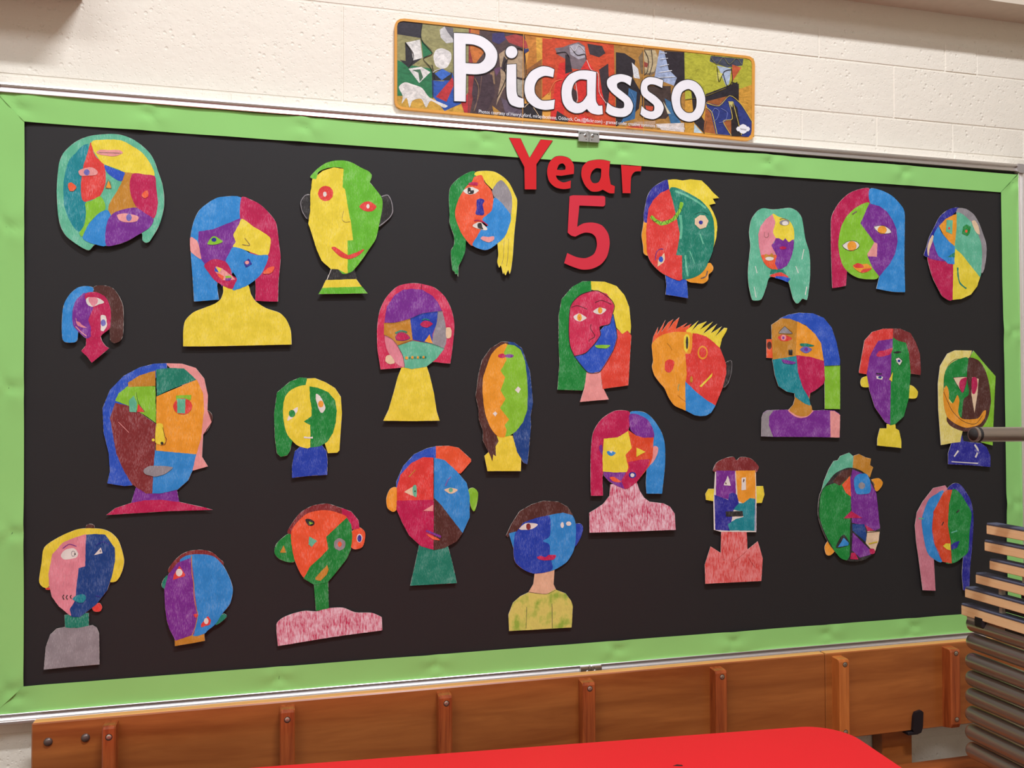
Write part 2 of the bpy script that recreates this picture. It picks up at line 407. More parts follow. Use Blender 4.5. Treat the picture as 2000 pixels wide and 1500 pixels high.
# black backing paper, one sheet with faint ripples
def sheet(name, quad, nx, nz, yf, mat, th=.0004):
    """quad TL TR BR BL in (x, z); grid sheet with y = yf(x, z, u, v)"""
    mb = MB(); tl, tr, br_, bl = quad; V = []
    for j in range(nz+1):
        for i in range(nx+1):
            u, v = i/nx, j/nz
            x = (tl[0]*(1-u)+tr[0]*u)*(1-v)+(bl[0]*(1-u)+br_[0]*u)*v; z = (tl[1]*(1-u)+tr[1]*u)*(1-v)+(bl[1]*(1-u)+br_[1]*u)*v
            V.append((x, yf(x, z, u, v), z))
    F = [(j*(nx+1)+i, j*(nx+1)+i+1, (j+1)*(nx+1)+i+1, (j+1)*(nx+1)+i) for j in range(nz) for i in range(nx)]
    n = len(V); V += [(x, y+th, z) for x, y, z in V]; F += [tuple(k+n for k in f) for f in F]
    mb.add(V, F, True); return mb
import mathutils.noise as mn
def ns(x, z, s, o=0): return mn.noise(Vector((x*s, z*s, o)))
mb = sheet('black', [(-1.19, 1.862), (1.19, 1.862), (1.19, .682), (-1.19, .682)], 60, 30, lambda x, z, u, v: .0008+.0006*ns(x, z, 2.5), M['black'])
tag(mb.build('backing_paper', M['black']), 'large black paper sheet filling the middle of the display board', 'paper')

# green border strips with dents at the staples
STAPLES = {
 'top': [(-.925, 1.848, .3), (-.62, 1.846, .2), (-1.165, 1.842, 1.0), (-.24, 1.846, .1), (.083, 1.848, .05), (.47, 1.845, .1), (.85, 1.846, .2)],
 'bottom': [(-.674, .700, 1.5), (-.347, .702, 1.5), (-1.165, .706, .8), (.067, .703, 1.5), (.36, .700, 1.5), (.62, .702, 1.5), (.86, .702, 1.5)],
 'left': [(-1.178, 1.30, 1.5), (-1.182, 1.61, 0.1), (-1.170, 1.02, 1.2), (-1.176, .72, .6)], 'right': [(1.183, 1.45, 1.5), (1.180, 1.0, 1.2), (1.186, 1.84, .4)]}
def strip(key, quad, nx, nz, label, lift):
    st = STAPLES[key]
    def yf(x, z, u, v):
        y = -.0018-lift-.0015*(1+ns(x, z, 11, lift*900))-.0020*max(0, ns(x, z, 4.3, 3+lift*900))
        for sx, sz, a in st:
            dx, dz = x-sx, z-sz; d2 = dx*dx+dz*dz
            y += .0026*math.exp(-d2/.00009)
            an = math.atan2(dz, dx); y -= .0036*math.exp(-d2/.0020)*(1-math.exp(-d2/.00012))*(.5+.5*math.cos(3*an+sx*40))
        return min(y, -.0004)
    mb = sheet(key, quad, nx, nz, yf, M['green'])
    o = tag(mb.build('border_strip', M['green']), label, 'border', 'green border strips around the board')
    for sx, sz, a in st:
        mb = MB(); y = yf(sx, sz, 0, 0); d = Vector((math.cos(a), math.sin(a)))*.0052
        mb.tube([(sx-d.x, y-.0003, sz-d.y), (sx+d.x, y-.0003, sz+d.y)], .0004, 6)
        mb.build('staple', M['dark'], o)
    return o
strip('top', [(-1.204, 1.8700), (1.2005, 1.8625), (1.148, 1.8128), (-1.1538, 1.8160)], 260, 8, 'green paper border strip along the top of the board', .0000)
strip('bottom', [(-1.1482, .7258), (1.1534, .7229), (1.203, .676), (-1.203, .674)], 260, 8, 'green paper border strip along the bottom of the board', .0000)
strip('left', [(-1.204, 1.8700), (-1.1538, 1.8160), (-1.1482, .7258), (-1.203, .674)], 8, 130, 'green paper border strip down the left side of the board', .0006)
strip('right', [(1.148, 1.8128), (1.2005, 1.8625), (1.203, .676), (1.1534, .7229)], 8, 130, 'green paper border strip down the right side of the board', .0006)

# ================================================================ drawings on paper
PORTRAITS = []
PORTRAITS.append(('round face in a mint green hood of hair with a yellow forehead',-0.9983,1.5716,-0.046261,0.024979,"""
h* T S -11,2329 178,2323 368,2263 543,2154 704,2001 801,1834 875,1614 949,1392 986,1152 985,909 930,646 860,453 718,205 647,179 591,234 571,367 354,223 166,129 -67,82 -277,102 -391,-18 -576,72 -792,239 -900,436 -949,686 -976,1089 -965,1427 -931,1717 -849,1909 -690,2090 -522,2205 -322,2280
f U S -413,2085 -536,2042 -658,1888 -763,1745 -822,1538 -857,1299 -845,894 -789,678 -703,480 -579,342 -488,456 -445,747 -468,1391
f T S -96,1482 202,1433 156,1224 33,1045 5,702 -89,748 -154,967 -217,1065
f R S -380,2130 -343,2081 -335,1979 -271,1847 -146,1736 -105,1585 -95,1380 -140,1189 -217,1048 -340,990 -463,941 -517,980 -542,1148 -537,1386 -501,1661 -464,1800 -412,2008
f H S 247,1573 421,1593 376,1357 425,1102 490,882 191,814 5,685 -43,802 -13,957 94,1152 187,1346
f Y S -367,2131 -275,2186 -10,2217 179,2214 353,2132 560,2000 689,1844 770,1693 803,1540 628,1549 405,1566 232,1581 90,1640 -130,1711 -224,1808 -319,1963
f N S -114,1695 58,1633 247,1573 232,1486 202,1398 123,1402 -3,1488 -97,1585
f C S 413,1566 628,1554 812,1531 837,1334 872,989 841,763 778,673 570,792 458,915 378,1099 344,1304 359,1442
f g S -201,1066 -122,968 -98,816 -213,725 -381,529 -501,253 -563,309 -473,491 -445,730 -462,915 -340,973
f B S -59,793 5,685 -56,562 -85,357 -83,85 -269,102 -424,155 -501,236 -396,495 -213,725
f P S 254,835 475,873 634,769 794,657 716,480 542,352 323,205 135,120 -67,82 -93,322 -56,580 51,739
m F S -272,1941 -195,1998 -39,2000 133,2016 212,1958 56,1883 -100,1885 -210,1903
l z L12 -225,1936 -38,1946 181,1951
e F S -592,1536 -501,1601 -362,1633 -253,1575 -260,1498 -391,1464 -545,1454
i p S -389,1532 -395,1501 -414,1477 -441,1467 -467,1474 -486,1495 -494,1525 -487,1556 -468,1580 -442,1590 -416,1583 -396,1562
e F S 122,708 239,748 413,732 516,686 477,598 288,571 162,608
i p S 388,670 381,634 363,607 338,596 313,604 294,630 287,665 294,702 312,729 337,740 362,731 381,706
a V S -773,1270 -712,1308 -627,1228 -665,1150 -749,1145
a V S 568,1127 630,1217 686,1229 692,1117 624,1070
n O P -41,1383 12,1241 -100,1234
l z L9 -46,1417 -94,1260 7,1232 -25,1384"""))
PORTRAITS.append(('large bust with blue and crimson bob hair and broad yellow shoulders',-0.7575,1.3843,-0.036090,0.020626,"""
s* Y S -272,1258 -281,1111 -330,962 -439,865 -636,777 -851,678 -1006,508 -1043,300 -1041,-10 -1037,-14 -533,-7 1070,52 1074,56 1057,337 975,549 831,706 565,795 361,928 260,1084 199,1273 -43,1328
h* B S 61,3070 -350,3058 -548,2951 -754,2761 -861,2514 -918,2198 -906,1822 -874,1406 -842,903 -832,899 -597,924 -368,951 -364,957 -391,1317 -143,1430 95,2074 53,2645
h* C S 63,3071 253,3039 457,2933 662,2729 765,2552 817,2147 849,1849 809,1356 799,946 795,941 564,940 351,947 347,951 350,1320 257,1868 53,2496
f P P -762,2331 -486,2386 53,2645 93,2626 -26,2153 -184,1766 -302,1215 -600,1604 -710,1767 -771,2162
f Y S 83,2636 296,2487 632,2278 633,2054 593,1903 419,1896 237,1952 75,2009 -96,2044 -46,2152 -87,2299 13,2494
f B S -96,2034 75,2009 257,1921 419,1889 599,1899 562,1710 441,1471 219,1273 58,1194 -82,1148 -102,1189 -23,1392 -144,1599 -234,1743 -165,1915
a F S -928,2176 -889,2209 -780,2120 -730,1913 -713,1767 -838,1846 -916,1926
m C S -562,1731 -443,1777 -244,1732 -144,1599 -103,1453 -13,1393 -52,1286 -112,1174 -282,1237 -441,1337 -600,1541 -650,1644
m F P -423,1631 -303,1593 -123,1452 -43,1371 -222,1344 -302,1352 -382,1443 -452,1546
m N P -442,1630 -372,1507 -452,1525
m Y P -413,1625 -313,1582 -362,1497
m V P -402,1495 -263,1426 -292,1346 -372,1423
m g P -243,1438 -143,1452 -113,1410 -233,1396
m P P -243,1385 -113,1400 -143,1346 -242,1339
e g S -593,2076 -524,2205 -445,2244 -296,2141 -444,2076
i D S -417,2174 -423,2153 -441,2136 -465,2130 -488,2134 -506,2149 -512,2170 -506,2191 -489,2207 -465,2214 -441,2209 -424,2195
e D P 213,1811 282,1704 161,1627 117,1735
i F S 223,1731 218,1712 203,1697 183,1691 163,1696 148,1709 143,1728 148,1747 163,1762 183,1768 203,1763 218,1750
l z L10 135,2235 236,2090 85,2099
a V S 492,1516 603,1637 726,1662 685,1554 604,1509"""))
PORTRAITS.append(('long portrait split yellow and bright green with red eyes and black round ears',-0.5365,1.4977,-0.042416,0.023127,"""
a* K S -761,2076 -866,2059 -949,1913 -928,1720 -845,1573 -772,1555 -656,1648 -657,1973
l A L13 -772,2071 -866,2052 -954,1913 -928,1720 -834,1563
a* K S 714,2095 845,2158 922,2040 976,1821 910,1684 778,1545 669,1469 604,1713
l A L17 725,2118 856,2158 933,2041 965,1820 888,1661 669,1473
k* K P -340,534 149,552 213,303 -435,260
l W L11 -330,513 -372,403 -425,271
c* Y P -442,281 191,324 320,142 -530,84
c* G1 P -509,117 309,164 427,25 -593,-19
f* G1 S -63,2709 152,2657 454,2433 584,2286 736,2074 735,1808 669,1495 603,1206 451,957 321,755 149,530 63,461 -107,434 -319,795 -191,2328
f Y P -720,2404 -509,2592 -276,2684 -74,2664 -95,2268 -42,2227 22,1814 86,1489 124,1151 10,1136 10,442 -43,440 -192,518 -340,517 -530,689 -635,934 -719,1211 -803,1467 -761,1729 -761,2076
h* G1 S -762,2456 -615,2629 -446,2760 -276,2822 -63,2845 109,2808 281,2720 454,2643 519,2559 475,2413 432,2410 237,2497 23,2648 -191,2689 -404,2664 -594,2565 -636,2420 -720,2415
e R S -289,2125 -310,2043 -368,1981 -446,1955 -524,1972 -581,2028 -602,2107 -581,2189 -524,2251 -446,2277 -368,2260 -310,2205
i W S -425,2102 -430,2075 -444,2055 -463,2047 -482,2053 -496,2072 -501,2097 -496,2124 -482,2144 -463,2152 -444,2146 -430,2128
e R S 258,1882 345,1968 474,1997 615,1901 539,1798 409,1780 323,1808
i W S 470,1891 465,1867 454,1848 437,1841 421,1847 409,1864 405,1888 409,1912 421,1931 437,1938 454,1932 466,1915
m R S -330,968 -256,989 -128,911 21,830 192,892 343,970 332,919 214,816 42,744 -128,781 -234,864
l z L6 -74,1765 -106,1589 -43,1526 64,1543"""))
PORTRAITS.append(('orange-red and blue face under one green and one long yellow lock of hair',-0.242,1.5449,-0.056161,0.030889,"""
h* G S -177,2325 -370,2261 -562,2126 -715,1946 -755,1698 -739,1322 -740,1134 -648,856 -649,668 -716,534 -709,291 -682,105 -644,87 -625,32 -588,33 -560,-22 -548,203 -481,337 -403,547 -382,812 -282,1346 -102,2116
h* Y S -120,2325 93,2354 288,2342 482,2239 618,2103 733,1879 791,1729 767,1401 724,1053 701,784 679,515 636,189 599,74 567,158 507,42 469,107 449,69 403,257 363,208 322,330 347,502 330,806 395,1381 207,2040 -178,2245
l z L8 477,812 463,469 422,277
l z L8 585,855 560,434 529,243
f* V S -178,2207 -4,2247 52,2088 186,1943 243,1755 211,1486 6,1266 -54,1016 -221,668 -382,793 -495,958 -607,1254 -615,1442 -527,1711 -372,1967 -237,2089
f Y P -5,2237 151,2276 326,2268 422,2178 225,1945 71,2089
f A S 413,2168 578,2024 664,1837 671,1626 639,1394 514,1560 359,1704 262,1775 225,1945
f* B S 262,1756 398,1687 514,1560 645,1375 587,1104 487,889 310,729 154,618 38,584 -135,624 -240,696 -132,880 -35,1036 120,1139 -14,1265 201,1467
e W S -430,1878 -353,1939 -238,1971 -85,1908 -182,1826 -278,1801 -374,1815
i K S -334,1941 -277,1954 -258,1898 -200,1901 -211,1824 -326,1818
i W S -277,1853 -280,1845 -287,1839 -297,1836 -306,1838 -313,1843 -316,1851 -313,1858 -306,1864 -297,1867 -287,1865 -280,1860
b C S -324,2027 -256,2078 -112,2078 -113,2011 -219,2014
n D S -135,1677 -48,1729 39,1686 -1,1589 36,1401 -13,1354 -157,1372 -137,1506
e W S -236,1102 -149,1179 -34,1188 100,1062 61,1022 -73,1044
i K S -111,1165 -34,1179 -15,1094 4,1038 -112,1070
b C L23 -197,1227 -91,1238 24,1200 111,1129
m F S -56,836 2,886 118,876 244,897 243,821 136,759 21,783"""))
PORTRAITS.append(('red and teal head on a short blue neck with a swept yellow quiff',0.2307,1.5097,-0.041638,0.022593,"""
k* N P -380,537 151,515 173,314 190,3 -97,42 -377,74 -352,298
a* O S -884,1813 -930,1592 -958,1431 -926,1194 -907,1015 -791,980 -740,1481 -799,1798
a* O S 751,859 856,762 825,659 735,585 710,452 587,364 411,372 236,387 128,474 372,623
l z L31 703,665 656,532 523,477
h* D S -277,2771 -506,2676 -680,2545 -790,2378 -846,2175 -898,1912 -885,1753 -757,1760 -577,2290 -206,2512
h* Y P -277,2775 -92,2798 104,2784 302,2823 589,2814 742,2691 895,2536 1038,2422 870,2392 946,2284 778,2240 886,2066 960,1886 980,1724 940,1436 869,1230 742,1549 514,2351 -248,2550
f* t S -226,2572 -30,2594 274,2480 536,2353 732,2180 862,1963 901,1720 895,1393 846,1147 752,920 615,672 414,523 150,444 -67,507 -158,1508 -213,2109
l T L65 24,1960 52,1679 14,1395
l T L52 -97,2519 186,2434 491,2289 688,2157
l T L35 521,1539 605,1299
l T L44 138,1017 155,756 194,516
l T L22 249,1123 375,825
f R P -248,2560 -466,2457 -663,2265 -773,2079 -820,1796 -847,1476 -833,1038 -709,784 -497,593 -241,471 45,431 51,1004 -102,1008 -55,1191 5,1515 -45,1755 -105,2034 -166,2293
f* R S -801,1678 -829,1277 -812,979 -709,784 -497,593 -241,471 19,440 -273,1101 -479,1693
m g L83 -723,1891 -606,1797 -457,1734 -283,1783 -130,1871 4,2060 73,2266
l K L11 -723,1901 -650,1765 -542,1800 -479,1713 -391,1818 -306,1732 -261,1845 -175,1789 -106,1973 -43,1876 -17,2119 69,2063
e S P 395,1888 529,1986 662,1983 748,1855 679,1699 523,1651 393,1756
i D S 601,1811 594,1786 574,1767 547,1760 521,1765 502,1782 495,1806 503,1830 522,1849 549,1857 575,1852 595,1835
l t L22 397,2010 575,2070 751,2018
e S P -399,1046 -385,896 -429,815 -577,719 -562,870
i N S -430,895 -438,860 -459,835 -487,825 -515,833 -535,857 -542,890 -534,925 -513,950 -485,960 -457,952 -437,928
b D L15 -632,867 -597,1048 -510,1131 -424,1135"""))
PORTRAITS.append(('long mint haired portrait with a pink, yellow and purple patched face',0.4904,1.505,-0.054809,0.030870,"""
h* T S -387,2286 -128,2273 96,2301 340,2336 526,2279 654,2143 705,1926 751,1592 846,1293 870,1008 855,672 807,336 753,100 631,122 524,16 449,9 368,123 301,371 249,519 46,579 -248,619 -347,384 -484,83 -667,42 -740,68 -813,370 -832,698 -785,1111 -751,1360 -773,1689 -707,1990 -554,2197
l W L19 -627,870 -586,706
l W L19 467,910 537,745
l W L19 706,1338 641,1084
l W L22 753,418 709,216
l W L15 -677,374 -629,112
f I P -112,2170 -320,2026 -472,1836 -533,1650 -522,1369 -474,1123 -332,914 -151,804 -19,892 -49,1140 -172,1384 -55,1573 -124,1753 -63,1956
f Y S -131,2169 53,2095 312,2025 438,1829 440,1578 371,1474 146,1465 -37,1557 -134,1719 -63,1956
f P P -55,1573 19,1576 139,1523 196,1584 287,1491 421,1569 437,1494 413,1326 341,1105 224,917 72,829 -30,817 -100,955 -48,1157 -181,1384 -161,1426 -114,1453
f V S -464,1140 -344,1162 -178,1152 -48,1157 -100,955 -21,800 -151,796 -315,881 -422,1009
k t P -206,810 128,814 199,700 -246,701
k R S -248,643 -135,705 51,745 198,683 253,627 47,612
k N P -81,649 123,648 308,604 231,510 46,570 -119,606
m H S -382,1110 -343,1186 -252,1149 -177,1201 -115,1104 -247,1000
t W S -130,1070 -146,1047 -189,1028 -246,1019 -303,1024 -345,1039 -359,1062 -344,1085 -301,1104 -244,1112 -187,1108 -145,1093
m C S 218,1348 205,1329 170,1314 123,1307 77,1310 43,1322 31,1340 44,1359 79,1373 125,1380 172,1377 206,1365
e A S 318,1971 299,1935 249,1907 181,1894 114,1900 66,1924 49,1958 68,1994 118,2022 185,2035 252,2029 301,2006
i W S 288,1953 275,1925 243,1904 200,1895 157,1900 126,1918 116,1944 128,1972 160,1993 203,2002 246,1997 277,1979
b z L11 51,2036 164,2067 321,2008
n z L7 -366,1708 -372,1608 -314,1577 -261,1621 -270,1696"""))
PORTRAITS.append(('crimson and blue long haired portrait with orange irises in a lime and purple face',0.7398,1.5388,-0.022926,0.012085,"""
h* C S 118,2599 -154,2579 -480,2450 -763,2209 -960,1918 -1011,1711 -1021,966 -1006,85 -1000,75 -804,104 -622,143 -616,147 -584,461 -480,1362 -124,1943 111,2239
h* B S 118,2599 413,2588 719,2482 937,2323 1120,2084 1121,1626 1093,862 1097,63 1085,34 709,32 265,95 257,100 344,380 507,839 527,1787 111,2258
f* g S 100,2238 -118,2198 -381,2043 -600,1825 -733,1575 -808,1236 -798,975 -708,662 -520,463 -264,350 59,323 326,389 423,1025 308,1776
f P P 99,2229 382,2178 599,2057 771,1837 877,1614 903,1311 818,984 658,731 344,403 152,618 7,914 221,1262 -176,1715 -81,1889 32,2121
n F P 221,1262 307,1228 285,897 24,896 8,961 119,1107
e W S 207,1639 350,1684 525,1683 677,1605 709,1521 521,1484 346,1513
i O S 589,1585 570,1533 519,1493 450,1476 383,1487 334,1522 317,1572 336,1624 387,1664 455,1681 523,1671 572,1636
l K L11 207,1639 350,1684 525,1683 677,1605 709,1521 521,1484 346,1513 207,1639
e W S -709,1137 -569,1237 -396,1269 -268,1231 -216,1149 -315,1060 -487,1016 -636,1066
i O S -298,1142 -317,1079 -367,1032 -434,1012 -500,1026 -548,1069 -564,1130 -545,1193 -496,1240 -429,1260 -362,1246 -314,1203
l K L11 -709,1137 -569,1237 -396,1269 -268,1231 -216,1149 -315,1060 -487,1016 -636,1066 -709,1137
l z L30 -404,1929 -274,2011
m O S -420,644 -279,715 -150,692 2,707 131,617 20,519 -154,476 -325,545
m R S -409,645 -279,715 -150,682 -108,609 -303,592
m R S -152,551 -65,582 130,599 -24,509 -197,484
l P L22 626,1261 544,1049"""))
PORTRAITS.append(('egg shaped patchwork head in blue, teal, crimson and yellow, furthest right',0.9984,1.5263,-0.039195,0.021555,"""
h* D S 186,2374 -24,2363 -237,2263 -429,2095 -583,1841 -735,1588 -825,1339 -910,1126 -834,1076 -648,1084 -418,1796
f* S S -630,1645 -738,1500 -806,1305 -791,1113 -648,1084 -554,1438
h* A S 144,2372 418,2369 647,2239 809,2015 927,1735 1014,1470 1004,1184 940,879 849,715 708,959 627,1667 137,2177
f* T S 118,2247 307,2221 555,2038 757,1745 854,1464 864,1143 815,679 759,588 -42,579 41,1818
f* C S -793,1078 -760,817 -666,541 -490,232 -371,69 -83,-2 83,583 -31,932 -444,1004
f O P -436,1883 -243,2069 12,2197 118,2220 94,1820 27,1393 -137,1491 -319,1677
f* Y P 45,1323 230,1189 781,606 688,373 489,154 190,31 -83,-2 -31,932
f P P -635,1505 -539,1263 -279,975 -548,1000 -783,1043 -746,1255
f B P -457,1882 -359,1711 -178,1525 26,1375 0,915 -198,925 -319,1026 -482,1108 -560,1262 -635,1505 -587,1700
a S S 577,2057 684,2080 785,1924 810,1729 715,1760 614,1916
n t P 21,1234 17,1101 -213,1092
m t L42 96,839 105,619 162,427 347,300
e T P -202,2053 -14,2054 -47,1690 -233,1752
i R S -98,1843 -103,1825 -116,1811 -133,1806 -150,1810 -161,1822 -165,1840 -160,1857 -148,1871 -131,1877 -114,1873 -102,1860
e G P 404,1968 540,1912 502,1751 425,1667 258,1722 296,1901
i V S 432,1792 426,1772 412,1757 392,1751 373,1755 360,1769 356,1788 361,1808 376,1823 395,1829 414,1825 427,1811"""))
PORTRAITS.append(('small portrait with blue and brown hair curls and a crimson pointed neck',-1.0292,1.3485,-0.072618,0.047589,"""
k* C P -115,522 136,537 169,423 234,332 296,289 235,228 -13,-1 -99,122 -205,232 -123,339
h* B S -3,1421 -25,1496 -172,1511 -297,1470 -420,1352 -510,1189 -549,1016 -560,731 -545,469 -487,396 -342,395 -281,439 -268,611 -248,1023 -85,1315
h* Z S -4,1479 59,1527 217,1532 356,1478 464,1330 541,1135 555,868 548,579 507,451 391,391 316,459 304,632 224,1034 62,1319
f* P S -149,1382 -232,1322 -324,1205 -368,1043 -375,849 -347,712 -241,588 -94,476 71,686 64,1146 -43,1316
f* C S -149,1359 -45,1397 61,1394 199,1323 274,1209 319,1037 322,806 298,678 178,572 116,502 -31,512 -40,706 -84,843 -8,1052 -20,1144 -147,1256
m I S -307,816 -245,794 -192,738 -107,688 -191,692 -275,731
l F L15 -311,713 -221,612 -115,522
l F L8 -308,873 -302,816
e W S -137,1244 -85,1292 41,1290 126,1263 195,1196 85,1147 -9,1104 -104,1142
i I S -85,1280 52,1290 84,1216 43,1145 2,1110 -62,1177
e W S 141,934 225,931 248,827 249,723 198,630 145,641 143,802
i p S 232,790 226,756 209,732 186,722 163,731 146,755 139,788 145,822 161,846 184,856 208,847 225,823"""))
PORTRAITS.append(('rose haired portrait with a purple brow and long yellow cone body',-0.391,1.2282,-0.031544,0.019886,"""
c* Y P -295,1170 236,1196 302,997 390,621 456,200 517,4 -79,1 -696,15 -582,250 -472,621 -384,950
h* C2 S -818,1560 -822,1998 -762,2372 -620,2662 -378,2901 -68,2977 154,2962 423,2892 648,2697 794,2409 853,2074 812,1625 758,1249 749,1245 595,1255 371,1275 -75,1216 -273,1153 -746,1108 -750,1110 -786,1342
f P P -669,2111 -621,2442 -445,2711 -268,2827 -69,2855 154,2839 377,2712 489,2581 578,2393 152,2316 -115,2210 -446,2115
f H P -676,2100 -424,2116 -115,2199 -62,1747 -294,1644 -393,1621 -513,1762 -677,1847
f N2 P -115,2210 152,2327 488,2380 464,2111 374,1887 373,1664 149,1705 -62,1758
f A P 488,2380 590,2382 645,2159 689,1892 665,1668 620,1578 361,1664 385,1887 465,2133
f* T P -62,1735 373,1664 631,1567 461,1354 236,1174 -75,1117 -240,1149 -262,1347 -393,1621 -206,1678
f* I S -666,1825 -557,1794 -404,1653 -273,1391 -240,1171 -361,1192 -514,1344 -623,1563
n O P 306,1874 373,1675 194,1717
a S S 667,2014 757,2027 791,1938 768,1815 677,1802
a S S -634,1387 -536,1410 -449,1257 -558,1223 -645,1277
e C S -436,1807 -359,1896 -227,1888 -121,1790 -250,1733 -403,1741
e C S 102,2093 196,2168 308,2153 375,2098 262,2023 151,2038
l D L7 -436,1807 -359,1896 -227,1888 -121,1790 -250,1733 -403,1741 -436,1807
b t L31 -436,1884 -315,1941 -183,1910
b t L22 140,2183 218,2206 308,2179
t O S -162,1359 -167,1342 -179,1330 -196,1325 -212,1330 -224,1342 -229,1358 -224,1375 -212,1387 -195,1392 -179,1387 -167,1375
t t S -107,1366 -110,1355 -118,1347 -129,1344 -140,1346 -149,1354 -151,1365 -148,1377 -140,1385 -129,1388 -118,1385 -110,1377
t O S -43,1371 -47,1355 -56,1344 -70,1340 -83,1344 -93,1355 -96,1370 -93,1386 -83,1397 -70,1402 -56,1398 -47,1386
t t S 10,1371 7,1360 -1,1352 -12,1349 -23,1352 -31,1360 -34,1371 -31,1382 -23,1390 -12,1393 -1,1390 7,1382
t O S 70,1372 67,1358 59,1347 48,1343 37,1347 29,1357 26,1372 29,1386 37,1397 48,1401 59,1397 67,1386
t t S 130,1377 127,1366 119,1358 108,1355 97,1358 89,1366 86,1377 89,1388 97,1396 108,1399 119,1396 127,1388
t O S 193,1378 189,1363 181,1353 170,1349 159,1352 151,1363 148,1377 151,1392 159,1402 170,1406 181,1403 190,1392
t t S 233,1378 230,1367 224,1359 215,1356 206,1359 199,1367 197,1378 199,1389 206,1397 215,1400 224,1397 230,1389
l K L9 132,2961 127,2839
l K L7 -677,1847 -513,1762 -393,1621 -273,1391 -240,1149
l K L7 -393,1621 -62,1742 373,1664 631,1567
l K L7 -676,2100 -424,2116 -115,2206 152,2323 590,2391"""))
PORTRAITS.append(('tall narrow orange and lime face between long brown and navy hair',-0.1948,1.1162,-0.035776,0.024657,"""
k* Y P -168,784 188,779 290,412 385,328 371,-7 -387,11 -453,344 -338,443
h* Z P 102,2863 -45,2861 -298,2705 -488,2448 -574,2123 -639,1657 -579,1395 -571,1152 -479,889 -485,687 -359,423 -273,220 -255,371 -193,329 -202,542 -128,662 -168,764 86,1106 97,2331
h* d P 102,2863 250,2845 419,2724 502,2498 606,2190 644,1779 667,1512 606,1204 615,999 544,285 521,142 436,175 290,412 209,738 192,1105 309,2332
f* O S 91,2802 -109,2748 -279,2572 -385,2307 -470,2042 -483,1718 -435,1313 -333,1009 -168,784 20,761 192,1105 203,2331
f g P 91,2802 250,2783 397,2682 491,2436 530,2128 548,1717 533,1348 424,1062 274,880 125,780 20,761 53,903 12,1015 112,1136 -90,1392 38,1595 -76,1779 32,2064 -72,2217 67,2453 5,2616
m C S 51,2545 39,2520 6,2502 -38,2495 -82,2501 -114,2519 -126,2543 -114,2568 -81,2586 -37,2593 7,2587 39,2570
m P S 228,2547 215,2526 179,2511 131,2505 82,2510 47,2525 34,2545 47,2566 83,2581 131,2587 180,2582 216,2567
e W P 322,1871 389,1810 329,1717 251,1789
e W P -258,1271 -201,1316 -154,1271 -202,1206"""))
PORTRAITS.append(('long green, yellow and red hair round a crimson and royal blue face',0.0166,1.2682,-0.020900,0.012767,"""
k* F P -184,672 158,714 187,376 353,55 -340,1 -233,317
h* G P -43,2749 -253,2742 -504,2606 -755,2322 -831,1945 -836,1257 -819,865 -875,277 -275,257 -211,435 -178,692 -158,1663 -46,2460
h* V2 P 560,1676 698,1558 827,1640 923,1521 886,1079 835,377 207,293 158,714 428,1274
h* Y P -54,2749 274,2749 571,2658 761,2453 876,2184 915,1763 902,1571 827,1640 698,1558 561,1696 437,2073 228,2468 -45,2560
f* N P 479,2014 540,1775 569,1476 470,1175 298,914 148,694 -42,653 -167,682 -477,1025 8,1467 392,1872
f C2 P 123,2535 334,2471 418,2353 512,2195 457,1994 391,1782 147,1708 166,1529 6,1308 -205,1107 -476,1035 -568,1261 -596,1655 -571,2109 -487,2270 -340,2412 -109,2508
e W S -479,1933 -343,2006 -166,1910 -313,1828 -428,1855
i O S -283,1918 -291,1876 -311,1845 -338,1834 -365,1844 -385,1874 -392,1916 -384,1957 -364,1988 -337,2000 -310,1989 -290,1959
i H S -321,1917 -323,1909 -329,1903 -338,1901 -346,1903 -352,1908 -354,1916 -352,1924 -346,1930 -338,1933 -329,1931 -323,1925
e W S -8,2063 141,2156 310,2110 203,2008 76,2005
i O S 216,2088 208,2052 188,2025 161,2015 133,2024 113,2050 106,2086 114,2122 134,2148 162,2159 189,2150 209,2124
b K L11 -529,2140 -383,2183 -154,2109
b K L11 36,2263 206,2318 438,2234
n K L11 -63,1764 -74,1664 29,1497 -108,1406 -109,1366
m g S 27,1279 154,1300 397,1293 301,1222 90,1230
l K L13 -476,1035 -205,1107 6,1308 166,1529 147,1708 391,1782 457,1994 512,2195 418,2353 123,2535 -109,2508 -340,2412 -550,2169 -596,1655 -568,1261 -415,967 -167,682 -42,653 148,694 427,1094 569,1476 479,2014"""))
